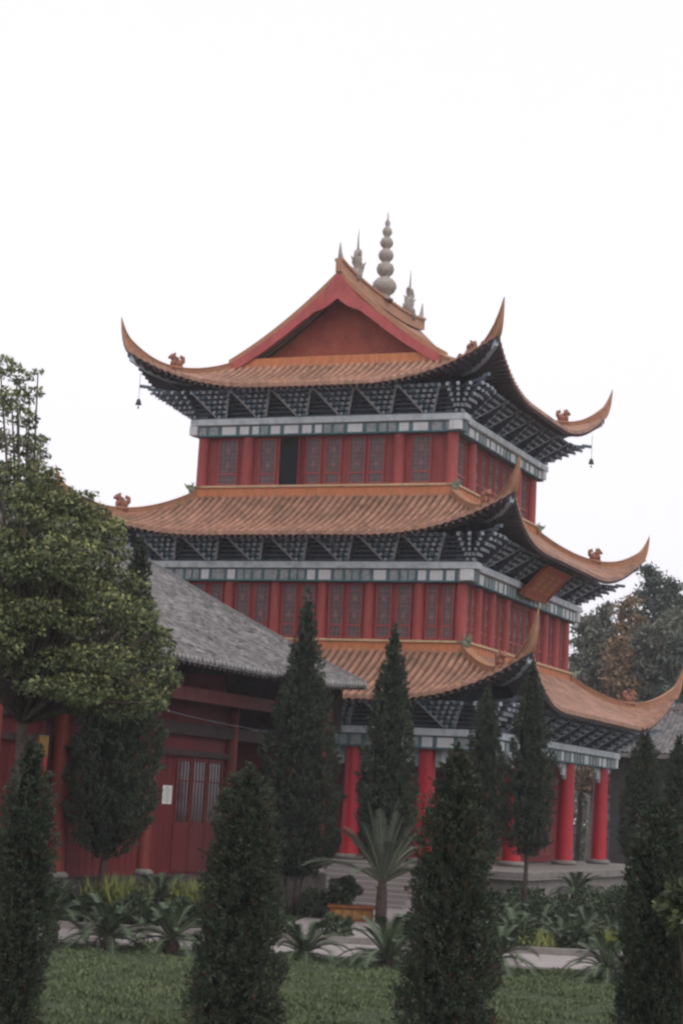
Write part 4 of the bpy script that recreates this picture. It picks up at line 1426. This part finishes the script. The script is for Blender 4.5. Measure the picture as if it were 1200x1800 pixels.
# clumps of yellow green strap leaves
def clump(label, px, depth, h, n, seed, m=M_YEL, rad=.25, group='yellow green clumps', name='grass_clump', cat='plant', z0=0.0):
    rng = np.random.default_rng(seed)
    x = x_at(px, depth, z0)
    a = rng.uniform(0, 2 * pi, n)
    lean = rng.uniform(.1, .9, n)
    A = unit(np.stack([np.cos(a) * lean, np.sin(a) * lean, np.ones(n)], 1))
    L = h * rng.uniform(.6, 1.15, n)
    base = np.stack([rad * .5 * rng.normal(size=n), rad * .5 * rng.normal(size=n), np.zeros(n)], 1)
    V = leaves(base + A * L[:, None] * .5, A, L, .035, rng, bend=.06)
    o = quads_obj(name, V, m)
    o.location = (x, depth, z0)
    return tag(o, label, cat, group)
clump('yellow green grass clump left of the low wall before the hall', 208, 50.4, .85, 420, 81, rad=.7, z0=.45)
clump('yellow green grass clump by the foot of the hall doors', 340, 50.6, .85, 420, 82, rad=.7, z0=.45)
clump('bright yellow green clump beside the kerb at right of centre', 938, 49.0, .45, 300, 83, rad=.6, z0=.1)
clump('bright yellow clump behind the cycad overhanging the path', 1072, 48.8, .55, 200, 84, rad=.3, z0=.1)
clump('small yellow green tuft at the path edge under the left cycads', 268, 43.2, .22, 160, 85, rad=.4)
clump('small yellow green tuft beside the orange planter', 690, 50.4, .45, 160, 86, rad=.3)

# round shrubs
def shrub(label, px, depth, r, zc, seed, mats=(M_LEAFD, M_FROND), n=1500, leaf=.11, name='shrub', group='dark shrubs in the beds', z0=0.0):
    rng = np.random.default_rng(seed)
    root = empty(name, (x_at(px, depth, z0), depth, z0), 0, label, 'shrub', group)
    D = unit(rng.normal(size=(n, 3)))
    P = D * (r * rng.uniform(.3, 1, n) ** .5 * (1 + .2 * np.sin(5 * D[:, 0] + seed) * np.cos(4 * D[:, 2])))[:, None] * np.array([1, 1, .8]) + np.array([0, 0, zc])
    P[:, 2] = np.maximum(P[:, 2], .03)
    A = unit(D + rng.normal(0, .5, (n, 3)))
    L = leaf * rng.uniform(.6, 1.4, n)
    V = leaves(P, A, L, L * .45, rng, bend=.06)
    quads_obj('foliage', V, list(mats), root, (rng.uniform(0, 1, n) < .4).astype(np.int32))
    t = MB()
    for j in range(4):
        a = j * 1.6
        t.tube([(.03 * cos(a), .03 * sin(a), -.05), (.15 * r * cos(a), .15 * r * sin(a), zc * .6), (.5 * r * cos(a), .5 * r * sin(a), zc + .2 * r)], [.03, .02, .008], 5)
    t.build('stem', M_TRUNK, root)
    return root
shrub('low dark green shrub left of the hall wall foot', 95, 49.9, .55, .55, 92, n=1600)
shrub('dark shrub in the bed right of the path', 1090, 57.5, .9, .7, 93, n=2400)
shrub('dark shrub in the bed below the terrace', 950, 58.0, .7, .5, 94, n=2000)
shrub('glossy bright leaved shrub at the right edge of the photo', 1206, 25.2, .42, 2.25, 95, mats=(M_LEAFD, M_LEAF), n=1500, leaf=.13, group='edge shrub')

for j, (px, dd, r, lab) in enumerate(((492, 48.3, .42, 'low dark shrub at the kerb right of the cypress before the hall doors'), (590, 48.4, .45, 'low dark shrub at the kerb between the two middle cycads'), (735, 48.4, .5, 'low dark shrub at the kerb behind the spreading cycad'), (40, 49.0, .7, 'dark shrub behind the left foreground cypress'), (150, 49.2, .55, 'dark shrub beside the brick block'), (235, 49.0, .6, 'dark shrub between the two yellow green clumps'), (320, 48.9, .55, 'dark shrub at the path edge before the hall doors'), (385, 49.2, .7, 'dark shrub half behind the foreground cypress at the hall doors'),
        (920, 64.0, .7, 'dark shrub in front of the terrace wall below the thin trunk'), (1085, 63.0, .8, 'dark shrub at the terrace end before the last red column'), (975, 61.5, .6, 'low dark shrub before the terrace wall, left of its cycad'), (905, 49.0, .5, 'dark shrub on the kerb right of the brown twigged cypress'), (1010, 48.6, .5, 'dark shrub on the kerb behind the overhanging cycad'), (1040, 60.0, .8, 'dark shrub against the terrace wall'), (880, 60.5, .6, 'dark shrub at the left of the terrace wall'), (560, 57.5, .6, 'dark shrub beside the forked trunk of the tallest cypress'))):
    shrub(lab, px, dd, r, r * .75, 150 + j, n=int(2600 * r), leaf=.12)
# orange planter box with its bush
px_, py_ = x_at(616, 56.8), 56.8
pb = MB()
pb.box(-.62, .62, -.3, .3, .06, .42)
pb.box(-.68, .68, -.36, .36, .42, .50)
pbo = tag(pb.build('planter', M_TERRA, bevel=.01), 'long orange terracotta planter beside the tall cycad', 'planter')
pbo.location = (px_, py_, .0)
fl = MB()
for j in range(4):
    fl.box(-.50 + j * .28, -.30 + j * .28, -.315, -.30, .14, .36)
fl.build('relief', mat('planter_ochre', (.30, .16, .045), .8, var=.3, scale=5), pbo)
shrub('dark green bush growing in the orange planter', 602, 56.8, .48, .42, 91, n=2000, z0=.5, group='planter bush')
# low brick edge by the hall
le = MB()
le.box(-.45, .45, -.2, .2, 0, .42, mi=0)
le.box(-.5, .5, -.25, .25, .42, .5, mi=1)
leo = tag(le.build('low_wall', [mat('red_brick', (.20, .075, .05), .85, var=.3, scale=6), M_STONE], bevel=.01), 'low brick block with a stone cap at the foot of the hall', 'wall')
leo.location = (x_at(128, 49.95), 49.95, 0)

# lawn grass
rng = np.random.default_rng(9)
n = 190000
y = 26.5 + 16.4 * rng.uniform(0, 1, n) ** .9
hwid = y * 600 / F_PX * 1.06
x = rng.uniform(-1, 1, n) * hwid - .1
patch = np.sin(x * 2.1 + 1.3 * np.sin(y * 1.7)) * np.sin(y * 1.3 + 1.1 * np.sin(x * 1.9)) + .5 * np.sin(x * 5.3 + y * 4.1)
keep = rng.uniform(0, 1, n) < .50 + .42 * patch
x, y, patch = x[keep], y[keep], patch[keep]
n = len(x)
a = rng.uniform(0, 2 * pi, n)
lean = rng.uniform(.2, 1.3, n)
A = unit(np.stack([np.cos(a) * lean, np.sin(a) * lean, np.ones(n)], 1))
L = rng.uniform(.035, .105, n) * (1 + .45 * patch)
V = leaves(np.stack([x, y, np.full(n, .01)], 1) + A * (L * .5)[:, None], A, L, L * .22 + .006, rng, bend=.05)
tag(quads_obj('grass', V, M_GRASS), 'rough green lawn between the foreground cypresses', 'grass', kind='stuff')
# leaf litter and ground cover in the bed beyond the path
n = 42000
y = 48.0 + 16 * rng.uniform(0, 1, n)
x = rng.uniform(-1, 1, n) * y * 600 / F_PX * 1.08
keep = ~((x > -1.5 + (y - 47.95) * .116) & (x < 1.3 + (y - 47.95) * .15))
x, y = x[keep], y[keep]
n = len(x)
A = unit(np.stack([rng.normal(size=n), rng.normal(size=n), rng.uniform(.3, 1.5, n)], 1))
L = rng.uniform(.08, .26, n)
V = leaves(np.stack([x, y, L * .4], 1), A, L, L * .3, rng, bend=.05)
tag(quads_obj('ground_cover', V, M_LEAFD), 'dark leafy ground cover in the bed beyond the path', 'ground cover', kind='stuff')

# ------------------------------------------------------------------ trees far behind on the right
def far_tree(label, px, top_py, depth, rad, seed, m, kind='pine', dens=1.0, group='trees far behind the tower'):
    rng = np.random.default_rng(seed)
    x = x_at(px, depth, 10)
    H = z_at(top_py, x, depth)
    root = empty('pine_tree' if kind == 'pine' else 'bare_tree', (x, depth, 0), 0, label, 'tree', group)
    tr = MB()
    tr.tube([(0, 0, -.2), (.15, .1, H * .5), (.05, 0, H * .97)], [.20, .15, .03], 7)
    P, Ad = [], []
    nb = int(34 * dens)
    for j in range(nb):
        t = .30 + .70 * (j + .5) / nb
        a = j * 2.4 + rng.uniform(-.4, .4)
        r = rad * (1.05 - t) ** .75 * rng.uniform(.6, 1.15) * 1.25
        z = H * t
        tipz = z + r * rng.uniform(-.1, .35)
        tr.tube([(0, 0, z - .3), (r * .5 * cos(a), r * .5 * sin(a), z), (r * cos(a), r * sin(a), tipz)], [.06, .035, .012], 4)
        n = int(420 * dens * (.4 + r / rad))
        tt = rng.uniform(.25, 1.05, n)
        c = np.stack([r * tt * cos(a), r * tt * sin(a), z + (tipz - z) * tt], 1) + rng.normal(0, .30, (n, 3)) * np.array([1, 1, .7])
        P.append(c)
    P = np.concatenate(P)
    n = len(P)
    A = unit(rng.normal(size=(n, 3)) + np.array([0, 0, .5]))
    L = rng.uniform(.18, .46, n)
    quads_obj('crown', leaves(P, A, L, L * .40, rng), m, root)
    tr.build('trunk', M_PTRUNK if seed % 2 else M_TRUNK, root, smooth=True)
    return root
FT = [(1138, 1000, 138, 3.4, M_FARG, 'tallest dark pine behind the tower, right of its middle roof'),
      (1172, 1022, 140, 3.4, M_FARG, 'dark pine second from the right edge behind the tower'),
      (1205, 1050, 134, 3.2, M_FARG, 'dark pine cut by the right edge of the photo'),
      (1098, 1052, 132, 3.0, M_FARO, 'orange brown autumn tree among the far pines'),
      (1058, 1062, 136, 3.4, M_FARGY, 'grey green tree close behind the tower\'s middle storey'),
      (1022, 1085, 134, 3.2, M_FARGY, 'grey green tree half hidden by the tower\'s wall'),
      (1120, 1105, 128, 2.6, M_FARGY, 'thin grey tree before the tallest pine'),
      (1160, 1090, 127, 2.6, M_FARGY, 'grey tree with a pale trunk near the right edge'),
      (1080, 1120, 126, 2.4, M_FARO, 'small brown tree low beside the tower roof'),
      (1195, 1120, 126, 2.6, M_FARG, 'short dark tree above the lowest roof tip'),
      (1040, 1110, 130, 2.6, M_FARGY, 'low grey green tree against the tower wall corner'),
      (1180, 1075, 131, 3.0, M_FARGY, 'broad grey green tree between the two dark pines at the right edge')]
for j, (px, py, dd, rad, m, lab) in enumerate(FT):
    far_tree(lab, px, py, dd, rad, 101 + j, m, kind='pine' if m is M_FARG else 'bare', dens=1.15 if m is M_FARG else .9)

# low wood closing the view behind everything
rng = np.random.default_rng(77)
n = 60000
x = rng.uniform(-75, 75, n)
y = rng.uniform(146, 166, n)
hgt = 6.0 + 2.0 * np.sin(x * .21) + 1.3 * np.sin(x * .63 + 1) + .9 * np.sin(x * 1.7)
P = np.stack([x, y, hgt * rng.uniform(0, 1, n) ** .8], 1)
A = unit(rng.normal(size=(n, 3)) + np.array([0, 0, .4]))
L = rng.uniform(.3, .8, n)
tag(quads_obj('far_wood', leaves(P, A, L, L * .5, rng), [M_FARGY, M_FARG], None, (rng.uniform(0, 1, n) < .4).astype(np.int32)), 'grey green low wood far behind the buildings', 'wood', kind='stuff')

# ------------------------------------------------------------------ haze in the air
hb = MB()
hb.box(-160, 160, -20, 190, -1, 40)
hm = bpy.data.materials.new('haze')
hm.use_nodes = True
hn = hm.node_tree.nodes
hn.clear()
pv = hn.new('ShaderNodeVolumePrincipled')
pv.inputs['Color'].default_value = (.95, .95, 1.0, 1)
pv.inputs['Density'].default_value = .00042
oo = hn.new('ShaderNodeOutputMaterial')
hm.node_tree.links.new(pv.outputs[0], oo.inputs['Volume'])
tag(hb.build('haze', hm), 'pale haze in the air', 'haze', kind='stuff')
